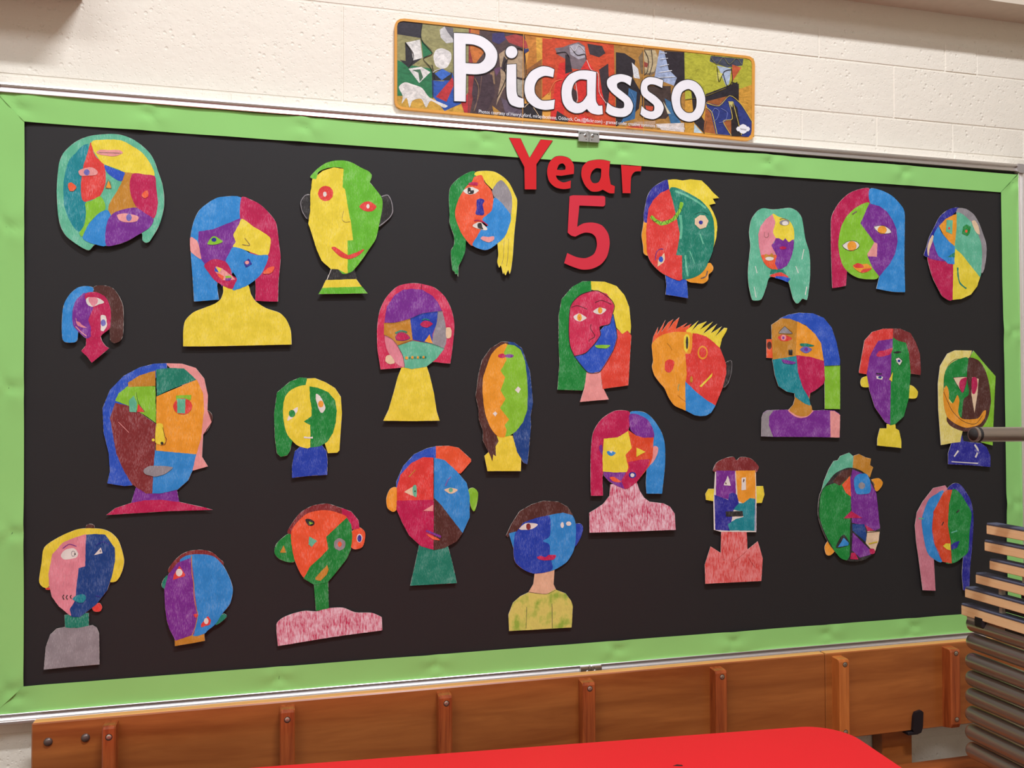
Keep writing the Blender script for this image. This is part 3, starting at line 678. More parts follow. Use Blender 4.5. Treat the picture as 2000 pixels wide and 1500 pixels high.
PORTRAITS.append(('orange and red head with spiky orange and yellow hair and one black ear',0.2585,1.234,-0.033466,0.022005,"""
a* K S 890,1247 1005,1316 1060,1283 1036,1010 936,737 823,677 771,923
l A L7 947,1265 1014,1320 1060,1266 1046,1044 956,788 841,677
h* V P -975,1707 -946,1849 -825,2077 -855,1900 -633,2248 -746,1961 -561,2191 -432,2269 -592,1989 -424,2202 -280,2317 -382,2034 -77,2192 -208,2063 24,2168 -80,2014 -64,1880 -704,1786
h* Y P -117,2005 210,2248 11,1982 199,2155 423,2236 234,2029 582,2230 306,1928 693,2182 520,1949 814,2124 631,1874 879,2091 954,2084 924,1998 808,1826 747,1603 578,1567 -64,1880
f* O S -136,1971 -428,1966 -738,1886 -975,1707 -979,1482 -964,1282 -993,1149 -933,950 -793,767 -686,651 -582,434 -440,250 -241,166 -132,132 93,416 109,1258 29,1932
f* B P -156,819 609,246 494,77 363,11 215,-1 68,21 -159,132 -162,500
f* R P 48,1949 158,1943 398,1879 600,1737 757,1603 855,1366 908,1196 904,1009 804,669 686,415 609,246 370,382 96,584 -148,802 -116,1004 -145,1457 -16,1467 33,1628
e Y S -175,1844 -100,1930 -28,1847 -50,1661 -108,1492 -171,1558
i K S -67,1720 -72,1644 -85,1588 -101,1567 -116,1588 -127,1643 -129,1719 -124,1795 -111,1850 -95,1871 -80,1851 -70,1795
e R S -548,1328 -431,1270 -470,1102 -572,1015 -670,1084 -658,1268
e O S 428,1494 409,1413 360,1354 295,1332 230,1353 184,1411 168,1491 187,1572 236,1631 301,1654 365,1633 412,1574
i R S 398,1497 384,1436 348,1391 299,1374 252,1390 217,1434 205,1495 219,1556 255,1601 304,1618 352,1602 386,1558
m Y P 540,1016 529,939 246,677 200,702 379,854
n H S 33,861 28,824 14,796 -5,786 -23,796 -36,823 -40,861 -35,899 -21,927 -2,937 16,927 29,899
l H L13 -605,1704 -525,1621 -490,1546
l T L11 -313,751 -351,668 -334,601
l H L9 -363,500 -273,417 -165,349"""))
PORTRAITS.append(('ochre head with a blue ponytail ending in lime, above a purple shirt',0.5461,1.1801,-0.021298,0.013548,"""
a* V P -882,2371 -714,2378 -722,1917 -890,1926
i Z S -743,2227 -752,2180 -776,2145 -807,2132 -838,2144 -860,2179 -868,2226 -859,2273 -835,2308 -804,2321 -773,2309 -751,2274
h* N P -525,2876 -281,2978 13,3034 406,3026 702,2923 922,2687 1052,2317 1143,1880 1128,1737 678,1723 636,2093 204,2739
h* g P 698,1741 1141,1759 1118,682 687,691
k* H P -150,1093 295,1093 254,877 360,617 405,443 61,382 -326,514 -323,664 -187,792 -136,942
c* P P -888,667 -335,675 -250,663 161,489 360,649 632,663 955,646 1091,569 1091,-15 397,7 -744,27 -1065,42 -1046,477 -996,604
s A P -720,666 -888,656 -996,593 -1051,466 -1065,42 -744,27 -858,305 -843,518
s F P 830,640 955,639 1115,536 1086,-15 830,-7
c F S -335,668 -252,578 -83,490 63,472 235,520 372,643 336,660 65,575 -250,685
k H S -249,706 -126,835 265,812 331,649 211,531 14,507 -155,566 -287,653
f* U P -735,1885 -67,1999 78,1265 244,985 289,768 142,812 -135,985 -145,1071 -363,1114 -578,1243 -670,1500
f* H P -476,2887 -744,2721 -740,2292 -723,1885 -80,1981 -40,2810 -234,2882
f* O P -40,2821 203,2717 446,2526 615,2289 681,1854 312,1959 -92,1998
f* C P -80,1998 312,1959 681,1865 701,1397 645,1288 419,1136 295,1082 243,963 77,1222 -39,1567
b A P -388,2695 -179,2520 -555,2526
l K L10 -388,2695 -179,2520 -555,2526 -388,2695
e R S -581,2423 -435,2494 -194,2407 -316,2341 -486,2338
i F S -351,2422 -362,2386 -389,2360 -425,2350 -461,2359 -488,2384 -497,2420 -486,2455 -459,2482 -423,2492 -387,2483 -360,2457
i P S -400,2415 -404,2398 -415,2385 -430,2380 -444,2384 -454,2397 -458,2414 -454,2431 -443,2444 -428,2449 -414,2444 -404,2432
b t S 23,2276 195,2287 416,2238 292,2208 59,2216
e p S 21,2134 169,2218 352,2144 191,2045
i P S 241,2136 234,2110 216,2091 191,2084 167,2090 149,2109 143,2135 150,2161 169,2180 193,2188 218,2181 235,2162
n K P -296,2125 -187,2127 -189,1997 -286,1996
m P S -482,1891 -301,1867 -95,1821 -205,1777 -423,1801
l K L10 698,1741 1141,1759"""))
PORTRAITS.append(('narrow purple and green face with yellow ears under red and maroon hair',0.7983,1.1504,-0.027631,0.018240,"""
a* Y S -607,1789 -768,1746 -814,1639 -773,1534 -577,1523 -500,1662
a* Y S 570,1557 721,1546 857,1406 815,1255 662,1234 537,1277
s* Y P -82,597 167,595 176,488 275,433 331,187 330,-5 -23,33 -373,70 -364,239 -283,493 -85,491
h* R P 169,2990 -118,2984 -443,2897 -670,2681 -849,1904 -843,1868 -643,1841 -396,1853 146,2607
h* Q P 169,2990 383,2993 683,2884 829,2659 948,2358 960,1903 945,1828 680,1859 452,1858 146,2607
f* P P 150,2736 -276,2676 -404,2492 -533,2278 -630,1852 -555,1428 -418,1024 -131,651 17,575 228,1000 207,2071
f* G P 151,2768 324,2684 537,2644 618,2376 656,1902 587,1256 423,785 167,595 16,564 46,1214 78,1941 103,2392 140,2542
m C2 S -339,2323 -257,2420 -83,2443 139,2510 64,2348 -187,2281 -311,2284
e W P 211,2232 313,2265 411,2180 332,2072 247,2146
i D S 360,2179 354,2163 338,2151 317,2147 296,2151 280,2163 275,2179 281,2195 297,2207 319,2211 340,2207 355,2195
l K L10 211,2232 313,2265 411,2180 332,2061 211,2232
b K S 140,2392 292,2426 397,2406 265,2368
e W P -360,1800 -163,1780 -189,1709 -350,1726
i d S -205,1765 -212,1750 -231,1739 -256,1735 -280,1739 -298,1749 -304,1764 -297,1779 -279,1790 -254,1794 -229,1790 -211,1780
b K L25 -359,1858 -198,1850
n Y P 127,1899 96,1659 10,1716"""))
PORTRAITS.append(('yellow and lime hooded mask face with a curved orange grin, behind the grey tube',1.0274,1.0981,-0.027256,0.018644,"""
c* D P -143,880 -84,661 99,636 467,598 623,496 735,274 726,-16 80,47 -571,82 -562,364 -451,623 -190,640
l W L53 254,568 355,413 270,239
l W L42 -383,274 -249,424
l W L26 -465,145 344,85
l p L53 406,346 250,437
h* y2 P 253,2991 -273,2991 -510,2901 -741,2582 -819,2125 -826,1473 -775,573 -425,622 -190,640 -15,1206 166,2743
h* g P 293,2991 692,2593 965,2328 901,1641 811,537 468,620 381,1203 92,2083 168,2809
l K L13 253,2991 141,2787 -254,2761 -467,2628 -618,2343 -656,1951
f* Z S 114,2787 431,2745 636,2504 757,2128 796,1685 702,1288 507,1026 214,941 -76,912 -438,1036 -587,1233 -393,1645 -111,2302
f G S 128,2787 -149,2773 -414,2650 -589,2452 -639,2082 -519,1776 -393,1634 -221,1295 -131,1273 -51,1732 111,1863 99,2302
f O S -574,2082 -501,1951 -496,1689 -380,1634 -285,1776 -230,1841 -183,1688 -230,1426 -144,1251 117,1216 382,1247 547,1422 627,1443 595,1267 430,1092 216,1029 -21,1009 -306,1100 -560,1276 -655,1559 -670,1907
l K L13 -657,1929 -523,1646 -400,1427 -146,1207 114,1106 325,1115 517,1312
e S P -360,2290 60,2313 43,2192 -85,1896
i C S -126,2236 59,2291 26,2083 -84,1907 -184,2082
l K L11 -360,2290 60,2313 43,2192 -85,1896 -360,2290
l Z L63 153,2743 99,2302 188,1775
e S P 218,2303 428,2260 376,1863 267,1379 190,1863
i C S 217,2281 363,2281 383,2083 296,1874 205,1907"""))
PORTRAITS.append(('largest head with a maroon cheek, orange forehead and royal blue hair',-0.9087,1.0454,-0.014802,0.010085,"""
k* P P -408,557 352,514 404,237 -494,245 -456,391
s* C P -494,256 -240,300 55,301 394,248 857,126 1040,67 255,69 -947,32 -784,161
a* Z S 869,2084 970,2062 1032,1954 992,1783 871,1612 769,1742
h* F P 120,3035 440,3027 703,2943 866,2729 939,2385 930,2084 1012,1847 850,1591 832,1142 945,947 651,868 549,1211 645,2278 240,2919
h* N P 150,3035 -79,3023 -354,2947 -647,2776 -897,2492 -1029,2137 -1006,1657 -907,1238 -886,883 -932,655 -632,595 -477,601 -539,1231 -352,2492 160,2918
f* Q P -798,2241 -893,1948 -772,1236 -634,898 -477,622 -221,436 -64,431 -67,1011 -42,1814 -270,1985 -545,2177
f* O P -35,2365 724,2707 847,2428 869,2106 810,1506 721,1187 349,1236 -39,1285
f* B P -59,1286 721,1197 651,868 572,678 372,493 55,428 -103,433 -86,906
f g P -56,2567 -567,2577 -742,2429 -799,2283 -545,2177 -270,2006 -42,1835
f H P -58,2885 -353,2788 -568,2640 -558,2556 -57,2577
f t P -48,2906 200,2940 481,2931 714,2707 242,2514 -26,2376
l F L12 -738,1863 -542,1651
e T P -459,2387 -399,2239 -408,2050 -535,2061 -546,2282
i R P -379,2218 -251,2059 -398,2060
l K L6 -410,2450 -370,2239 -251,2059
e g P 333,2386 624,2396 615,2300 333,2290
e R S 641,2167 617,2086 551,2027 461,2006 371,2028 304,2088 280,2169 304,2249 369,2309 459,2330 550,2308 617,2248
i T P 353,2322 514,2321 505,2022 355,2034
n Y S -32,1814 77,1813 107,1643 128,1452 49,1400 -50,1455
n Y S -62,1497 -66,1482 -76,1472 -90,1468 -104,1472 -114,1483 -117,1498 -114,1513 -104,1523 -90,1527 -76,1523 -66,1512
i K S 101,1431 97,1417 87,1406 73,1402 59,1406 49,1417 45,1432 49,1447 59,1458 73,1461 87,1457 97,1446
m A S -264,910 -146,981 52,977 280,940 132,817 -66,769 -243,826
l K L8 87,1749 128,1558 158,1515 129,1410 49,1390"""))
PORTRAITS.append(('yellow and green face with swapped green and yellow bob hair on a blue neck',-0.6165,1.112,-0.026312,0.019008,"""
k* N2 P -265,559 -164,646 288,669 376,547 398,367 391,53 11,40 -322,8 -323,263
h* G P -20,2080 -166,2091 -369,2004 -627,1780 -684,1335 -668,832 -625,521 -553,448 -424,472 -366,560 -323,753 -121,1272 -49,1945
h* Y P -20,2072 141,2080 361,1991 554,1870 672,1689 694,1326 642,558 598,513 406,505 347,698 317,1268 -49,1930
f* Y S 53,1912 -195,1907 -368,1810 -469,1676 -505,1453 -497,1245 -439,947 -295,752 -179,661 39,628 171,970 170,1570
f* G P 31,1907 199,1878 420,1780 553,1614 590,1387 568,1146 509,921 391,742 244,654 47,628 46,1098 -85,1174 68,1285 75,1450 39,1645
e W S -418,1192 -396,1289 -296,1430 -209,1474 -223,1377 -324,1244
i G S -259,1340 -268,1301 -292,1273 -324,1263 -357,1274 -381,1302 -389,1341 -381,1379 -357,1408 -324,1418 -292,1407 -268,1379
e W S 170,1750 244,1705 317,1569 354,1449 288,1347 222,1419 156,1660
i O S 317,1536 310,1500 289,1474 261,1464 233,1474 213,1500 205,1536 213,1572 233,1599 261,1608 289,1599 310,1572
m W L32 -85,846 10,834 98,836"""))
PORTRAITS.append(('head with an orange quiff, red, crimson and brown face and teal neck',-0.3557,0.8737,-0.017829,0.014159,"""
k* t P -281,877 345,848 452,438 542,24 -475,26 -368,479
a* O S -756,2124 -894,2103 -978,1916 -958,1705 -842,1612 -768,1656 -704,1865
a* g S 810,2032 921,2072 1020,1961 997,1725 930,1559 853,1686
h* N P 92,2994 -102,2954 -382,2831 -618,2582 -767,2247 -767,2120 -447,2493 92,2758
h* V P 92,2998 375,3000 594,2953 869,2700 869,2646 636,2392 417,2430 91,2737
f* R P 37,2749 -189,2764 -447,2641 -682,2393 -756,2120 -757,1814 -556,1776 34,1820
f* C P -757,1846 34,1841 194,1196 30,767 -238,854 -494,1097 -642,1377 -768,1677
f* B P 48,2749 287,2690 548,2448 767,2184 832,1902 830,1429 674,1102 499,1184 45,1841
f* Z P 45,1884 196,1730 674,1102 542,925 279,798 30,756
e S P -598,2031 -352,2172 -342,1906 -470,1963
i T S -405,2152 -341,2161 -331,1917 -395,1940 -416,2047
i K S -352,2036 -354,2027 -360,2020 -367,2018 -375,2020 -380,2027 -382,2037 -380,2047 -375,2053 -367,2056 -360,2053 -354,2046
e S S 273,2048 415,2091 568,2039 415,1958
i T S 459,2038 453,2015 437,1998 415,1992 393,1999 377,2017 371,2041 377,2064 393,2081 415,2087 437,2080 453,2062
b H L17 -501,2346 -351,2501
b p L30 296,2133 351,2260 416,2323
n F P 23,1735 27,1597 -193,1611
m P L43 -130,1184 21,1118 193,1036
m V S -130,1114 21,1065 172,973 20,991
l K L9 44,2738 41,1884"""))
PORTRAITS.append(('crimson and blue haired bust with mottled pink shoulders and a yellow eye patch',0.1078,0.9681,-0.032915,0.025402,"""
s* x P -534,1120 107,1163 181,958 288,793 418,697 772,645 927,568 1047,400 1066,27 -118,34 -1050,47 -1050,495 -907,570 -713,683 -560,859
h* C S -31,2743 -183,2805 -423,2786 -728,2606 -936,2296 -995,1834 -1010,1133 -1002,883 -996,877 -860,872 -721,872 -714,878 -702,1406 -417,1723 -81,2326
h* B S -31,2733 145,2783 365,2741 562,2575 757,2275 829,1965 821,1493 736,881 732,873 554,878 355,888 351,892 338,1137 366,1503 354,2116
a P S -725,2021 -790,1992 -781,1891 -707,1789
a F S 551,1970 662,1927 625,1764 523,1602 399,1523 459,1746
f P S -56,2570 -31,2713 144,2711 407,2587 536,2360 555,2175 311,2158 136,2221 -16,2346
f* V3 P -92,2357 114,2222 311,2168 550,2175 513,1704 433,1522 118,1163 -102,1017 -190,999 -315,1316 -244,1719 -128,2123
f* P P -691,1416 -422,1399 -151,1403 -186,1252 -168,999 -362,1075 -555,1181 -692,1325
f Y P -680,2161 -345,2187 -81,2326 0,1938 -156,1778 -94,1513 -118,1392 -422,1389 -713,1416 -719,1728
f C P -93,1615 215,1669 453,1675 388,1503 118,1163 -102,1017 -190,1010 -274,1194 -162,1353 -62,1492
m V S -553,1272 -445,1289 -274,1174 -447,1178
e B S -609,1868 -501,1876 -394,1833 -481,1768 -578,1796
i W P -555,1883 -458,1885 -506,1825
e Y P 114,1946 339,1847 110,1733
e D S 99,1316 86,1281 52,1256 6,1247 -40,1258 -73,1285 -85,1321 -72,1356 -38,1381 8,1389 54,1379 87,1352
i W S 51,1315 44,1293 26,1277 2,1272 -22,1278 -39,1295 -45,1318 -38,1340 -21,1356 3,1361 27,1354 45,1338"""))
PORTRAITS.append(('square purple, orange and blue face with a slot mouth, on a scribbled red torso',0.3659,0.8372,-0.025676,0.021537,"""
c* xr P -333,1239 332,1212 347,787 620,971 678,805 746,561 698,30 -44,38 -766,46 -772,485 -614,907 -355,744
a* Y P -481,2250 -648,2255 -727,2138 -713,1998 -511,1959
a* Y P 599,2285 796,2279 824,2070 750,1879 591,1884
f* W P -461,2693 607,2669 611,2032 588,1191 -357,1240 -523,1290 -523,1938
h* Q S -521,2684 -421,2866 -179,2970 16,2992 99,2910 210,2984 478,2946 683,2755 656,2657 594,2603 57,2649 -449,2650
f P P -437,2676 57,2664 70,2093 -138,1990 -460,2087
f O P 70,2664 595,2658 585,1967 236,1891 116,1960
f D P -496,2110 -138,1979 -111,2120 -1,2149 94,2092 139,1894 -10,1725 -116,1252 -488,1289
f U P 568,1990 434,2005 260,1890 139,1894 -10,1747 232,1695 254,1564 59,1527 -161,1406 -116,1263 540,1226
l D L15 570,1968 564,1214
e W P -138,2555 -66,2314 -251,2330
i Z P -202,2416 -171,2350 -210,2351
e W P 224,2492 334,2500 335,2205 213,2197
i Z P 277,2469 301,2446 276,2381 254,2393
m K P -215,1711 232,1706 242,1586 -206,1591
l xr L58 -263,1150 -274,589
l xr L34 -34,535 310,778
l xr L34 356,646 546,375"""))
PORTRAITS.append(('green and purple head with jagged mint and ochre tufts and one large blue eye',0.6816,0.8762,-0.017237,0.014059,"""
a* O S 624,1949 862,1994 978,1889 928,1768 795,1670 692,1795
l z L21 683,1917 739,1814
a* O S -615,496 -709,361 -667,180 -553,155 -437,249 -549,373
h* T P 145,2557 30,2644 -227,2564 -298,2465 -414,2447 -556,2250 -700,1954 -797,1637 -546,1630 -192,2021 114,2235
h* H P 157,2567 310,2605 496,2520 648,2486 621,2325 707,2272 602,2010 391,2046 114,2235
f* K S -1,2278 324,2210 602,2021 738,1753 800,1386 838,979 881,775 850,472 702,175 369,-10 -96,3 -459,270 -726,679 -876,1142 -820,1638 -609,1911 -374,2146
f G S 44,2216 -356,1925 -656,1833 -798,1598 -842,1121 -702,718 -459,290 -279,82 -96,13 -12,149 14,809 50,1411 47,1813
f P P 114,2235 393,2127 612,1919 782,1630 821,1264 869,755 714,700 248,880 74,917 54,1612 39,1974
f Z P -447,1967 -188,2201 91,2245 65,2095 -254,1842 -425,1916
f V P 41,2075 58,1561 -84,1656 -196,1860
f d P 74,887 412,874 477,629 449,429 242,599 82,726
f P P 81,686 562,242 583,120 277,55 48,246
f S P 502,699 855,684 827,473 714,195 563,283 448,409
f C P 35,187 140,182 229,17 -3,38
m C P -167,1037 46,1210 368,1027 88,1037
m C P 435,863 690,711 502,699
m C S 551,253 680,257 701,155 583,131
e B S 144,1972 275,2110 510,2104 612,1919 606,1656 405,1611 195,1648
i A S 457,1822 443,1780 408,1750 361,1740 314,1752 281,1784 269,1827 283,1869 317,1899 365,1909 411,1897 445,1865
e K S -400,347 -269,580 -152,636 -18,409 -228,339
e B P -343,344 -177,567 -29,430 -54,371
l K L23 50,888 12,208
l K L14 478,670 855,684
l y L33 530,385 778,425"""))
PORTRAITS.append(('pink and indigo haired head of sky blue, orange and green upright stripes',0.9545,0.7861,-0.026889,0.024300,"""
h* F3 P 168,2582 109,2662 -252,2604 -582,2273 -761,2012 -833,1686 -810,1276 -751,864 -657,58 -275,26 -300,842 -372,1257 -98,2071 168,2561
h* D S 168,2571 347,2701 522,2693 668,2567 860,2289 926,2036 939,1701 862,994 796,581 749,2 744,-8 673,-35 566,-8 559,3 538,387 592,840 684,1627 316,2515
f* G S 317,2546 515,2488 683,2274 873,1975 865,1766 802,1414 747,958 579,831 401,725 225,682 53,722 86,1650
f* B S 67,2512 -183,2447 -409,2309 -567,2005 -636,1761 -567,1265 -480,974 -289,811 -45,747 128,1442
f* V3 P 167,2544 317,2546 203,2165 148,1648 220,1231 237,682 -46,737 -137,958 -264,1190 -325,1563 -272,2015 -90,2278 41,2481
l T L30 -718,1856 -572,1841
l C L12 -260,2015 -324,1584 -264,1190 -68,790
e K P 498,2040 522,1998 432,1949 408,1971
e K P 15,1757 34,1725 -26,1644 -43,1666
m Y P -19,1138 70,1196 206,1190 212,1014 89,1050
m D P 217,1148 369,1224 494,1239 413,1077 237,1023
l T L35 240,1458 429,1502"""))
PORTRAITS.append(('yellow haired pink and navy face on a plain grey body',-1.0458,0.7501,-0.014435,0.012813,"""
k* t P -316,1072 118,1084 120,807 -304,816
s* A P -323,837 -116,799 187,843 263,787 306,671 317,69 -204,64 -670,50 -640,474 -564,712 -454,816
a* R S 184,1193 298,1269 356,1183 318,1103 213,1109
a* R S -657,1623 -582,1618 -582,1578 -638,1581
l* Z S 210,2751 199,2718 170,2695 130,2688 90,2698 60,2724 49,2757 60,2790 89,2813 129,2820 169,2810 199,2785
h* Y S 57,2736 -132,2713 -432,2582 -682,2398 -726,2105 -769,1781 -741,1678 -647,1612 -555,1668 -126,1931 254,1911 486,1671 621,1684 716,1866 750,2094 654,2452 518,2624 344,2710
f* I P 58,2623 -131,2569 -356,2476 -541,2259 -603,1895 -592,1670 -543,1443 -420,1252 -212,1055 -80,1026 105,1507
f* d P 58,2612 249,2619 402,2598 578,2331 589,2101 524,1752 449,1508 241,1231 -42,1013 -193,1033 -223,1178 -121,1356 -104,1622 -69,1969 44,1994
e W S -388,2231 -317,2331 -167,2361 -81,2258 -128,2167 -335,2151
i A S -132,2250 -137,2221 -151,2201 -169,2194 -188,2203 -202,2225 -208,2254 -203,2282 -189,2302 -170,2309 -151,2301 -137,2279
i W S -143,2250 -147,2229 -156,2214 -169,2209 -183,2215 -193,2231 -196,2253 -193,2274 -183,2290 -170,2295 -157,2289 -147,2272
i K S -124,2243 -126,2235 -131,2229 -138,2228 -144,2230 -149,2236 -151,2245 -149,2253 -144,2259 -138,2260 -131,2258 -126,2252
e W P 327,2352 357,2237 204,2207
i A S 334,2280 332,2267 326,2258 319,2256 311,2259 305,2269 303,2281 305,2293 311,2302 318,2305 326,2302 332,2292
b P L13 -355,2363 -243,2440 -111,2393
b D L13 232,2388 365,2465 481,2397
m U S -177,1380 -84,1446 30,1450 68,1375 12,1297 -101,1314
t K L15 -325,1467 -347,1431 -324,1372
t K L15 -263,1457 -287,1417 -262,1373
t K L15 -193,1453 -215,1423 -193,1385
l D L15 239,1417 316,1391"""))
PORTRAITS.append(('round purple and sky blue head with red diamond eyes and small teal ears',-0.833,0.7799,-0.030426,0.030064,"""
a* t S -569,1433 -635,1379 -678,1282 -668,1211 -607,1179 -514,1302
a* t S 507,612 563,550 446,443 349,399 376,534
k* H P -425,176 -169,214 131,236 145,95 -167,58 -421,34
h* Q S -556,1503 -476,1684 -315,1840 -139,1908 80,1915 272,1856 411,1726 495,1607 165,1336 -244,1358
f* B S -125,1831 -247,1801 -342,1720 -244,1358 -101,231 117,230 199,302 349,421 486,627 624,806 678,1077 621,1311 481,1593 300,1775 94,1828
f* P P -382,1679 -247,1730 -125,1767 -82,1464 -66,1205 -23,846 5,644 -8,559 -60,235 -263,178 -411,139 -520,366 -575,540 -611,811 -627,1166 -555,1460
l H L14 -118,1809 -109,1465 -74,1263 -65,1005 -22,746 5,630 -41,376 -101,224
e R P -348,1620 -238,1443 -244,1408 -467,1349 -454,1441
i W S -288,1482 -296,1445 -319,1419 -350,1411 -381,1422 -404,1451 -413,1488 -405,1525 -382,1551 -351,1559 -320,1548 -297,1519
e R P 197,589 259,499 239,414 69,369 68,426
i W S 214,484 209,455 193,434 171,427 149,437 133,460 127,490 132,520 148,541 170,547 192,538 208,515
n R P -76,635 -22,653 17,615 -35,561"""))
PORTRAITS.append(('orange and green face with one green ear, over flat pale crimson shoulders',-0.5745,0.7608,-0.013946,0.012061,"""
s* x S -1048,509 -946,628 -741,709 -473,755 -245,729 6,777 301,769 556,657 898,624 1103,524 1109,513 1118,254 1103,242 90,176 -1010,71 -1018,76
k* G P -297,1326 -5,1352 6,777 -255,741
a* G S -744,2354 -847,2347 -1051,2167 -1088,1979 -989,1848 -805,1776 -681,1791 -578,2061
a* V S 503,2377 642,2436 749,2345 760,2215 706,2024 556,1977 471,2034 429,2230
l W S 702,2207 694,2162 672,2130 642,2119 612,2133 590,2167 582,2212 590,2257 612,2289 642,2300 672,2287 694,2253
l D S 685,2201 679,2164 663,2137 642,2128 621,2139 605,2167 599,2205 605,2242 621,2269 642,2279 664,2268 679,2239
l H P -908,2129 -856,1979 -979,1984
h* Q S -816,2367 -765,2534 -579,2782 -330,2922 -37,2959 195,2883 386,2790 514,2441 -120,2253
h* C P 269,2859 471,2776 621,2588 642,2414 493,2399 301,2557
f* V S -765,2365 -641,2593 -413,2776 -79,2828 216,2753 386,2640 301,2021 -329,1413 -495,1432 -619,1640 -712,1919
f* G P 376,2651 471,2507 493,2227 460,1970 386,1802 174,1535 -26,1311 -287,1283 -505,1422 -371,1669 -162,1850 -5,2013 -47,2271
e K S -475,2640 -392,2658 -288,2590 -309,2516 -413,2520
i g P -403,2605 -309,2563 -382,2530
e A S 121,2157 216,2228 333,2169 344,2040 238,1970 132,2028
i V S 274,2101 268,2073 252,2054 231,2047 210,2056 195,2077 189,2105 195,2132 210,2152 231,2159 252,2150 268,2129
n T P -392,2290 -236,2194 -340,2071 -408,2127
m H P -26,1684 6,1586 -36,1482 -162,1361 -266,1388 -266,1430"""))
PORTRAITS.append(('royal and sky blue face with a brown fringe, skin-toned neck and yellow-green shirt',-0.1033,0.7588,-0.012114,0.010420,"""
k* S2 P -216,1289 246,1346 222,1019 307,830 -80,792 -379,850 -250,1046
c* yg P -368,870 -123,825 70,813 243,906 502,798 631,626 670,500 638,33 -192,42 -810,52 -825,412 -718,668 -549,799
l K L9 -357,879 -123,831 70,813 264,884
l zz L11 -406,557 -422,82
l zz L11 180,592 183,40
a* N2 S 710,2314 864,2345 929,2243 861,2018 728,1837 642,2027
a* B P -804,2191 -625,2244 -606,1857 -711,1882
f* B S 104,2584 364,2626 646,2565 754,2333 728,1837 551,1516 246,1346 30,1337 -73,1955
f* N2 S -646,2225 -433,2440 -176,2512 136,2542 143,2110 -19,1994 131,1905 140,1659 192,1349 -184,1277 -439,1361 -650,1535 -701,1740 -689,2023
h* Z P -826,2110 -868,2153 -750,2391 -559,2669 -281,2813 -2,2886 344,2854 560,2733 690,2542 450,2609 125,2563 -176,2512 -475,2421 -625,2234 -794,2210
e W S -571,2293 -433,2399 -284,2404 -139,2368 -242,2280 -391,2255 -519,2264
i Q S -303,2323 -311,2286 -331,2260 -357,2252 -384,2262 -403,2290 -410,2327 -403,2364 -383,2390 -356,2398 -330,2388 -310,2360
l W S 472,2327 467,2294 452,2271 433,2263 413,2272 399,2297 394,2330 399,2363 414,2387 434,2395 453,2385 467,2360
l W S 645,2354 636,2329 614,2312 583,2306 553,2314 531,2333 523,2358 531,2383 553,2400 584,2406 614,2398 637,2379
m C S -160,1643 -75,1669 32,1633 119,1680 281,1662 226,1573 32,1562 -118,1590"""))
YEAR = [('Y', '-1819,18571! -1547,18575! -1342,18153! -1082,18587! -793,18585! -1180,18014! -1187,17443! -1463,17427! -1471,17937!'), ('e', '-371,17706! -379,17519! -555,17485 -749,17520 -893,17650 -940,17856 -891,18068 -746,18217 -576,18247 -405,18205 -296,18061 -297,17851! -602,17785! -723,17789! -687,17710 -554,17648 | -699,17929! -650,18037 -564,18071 -504,18012 -509,17942! -601,17924'), ('a', '584,18202! 557,17905 594,17671! 694,17635! 680,17464! 555,17457 393,17530! 281,17481 107,17478 -40,17609 -125,17815 -100,18027 37,18165 260,18222 434,18227 | 358,18010! 234,18014 134,17925 97,17782 158,17680 282,17699 345,17821'), ('r', '840,18207! 1050,18198! 1068,18127! 1190,18207 1363,18188! 1342,18014! 1189,17993 1099,17868 1079,17487! 877,17480!'), ('5', '-397,17343! -311,17371 405,17396 460,17369 459,17192! 416,17154! -165,17146! -221,16653! -69,16742 154,16772 377,16717 525,16536 562,16303 498,16018 347,15824 124,15711 -123,15686 -367,15751 -537,15815! -463,16049! -244,15965 -23,15950 175,16052 250,16242 226,16429 128,16518 -20,16534 -144,16494 -266,16430! -364,16449 -449,16515!')]
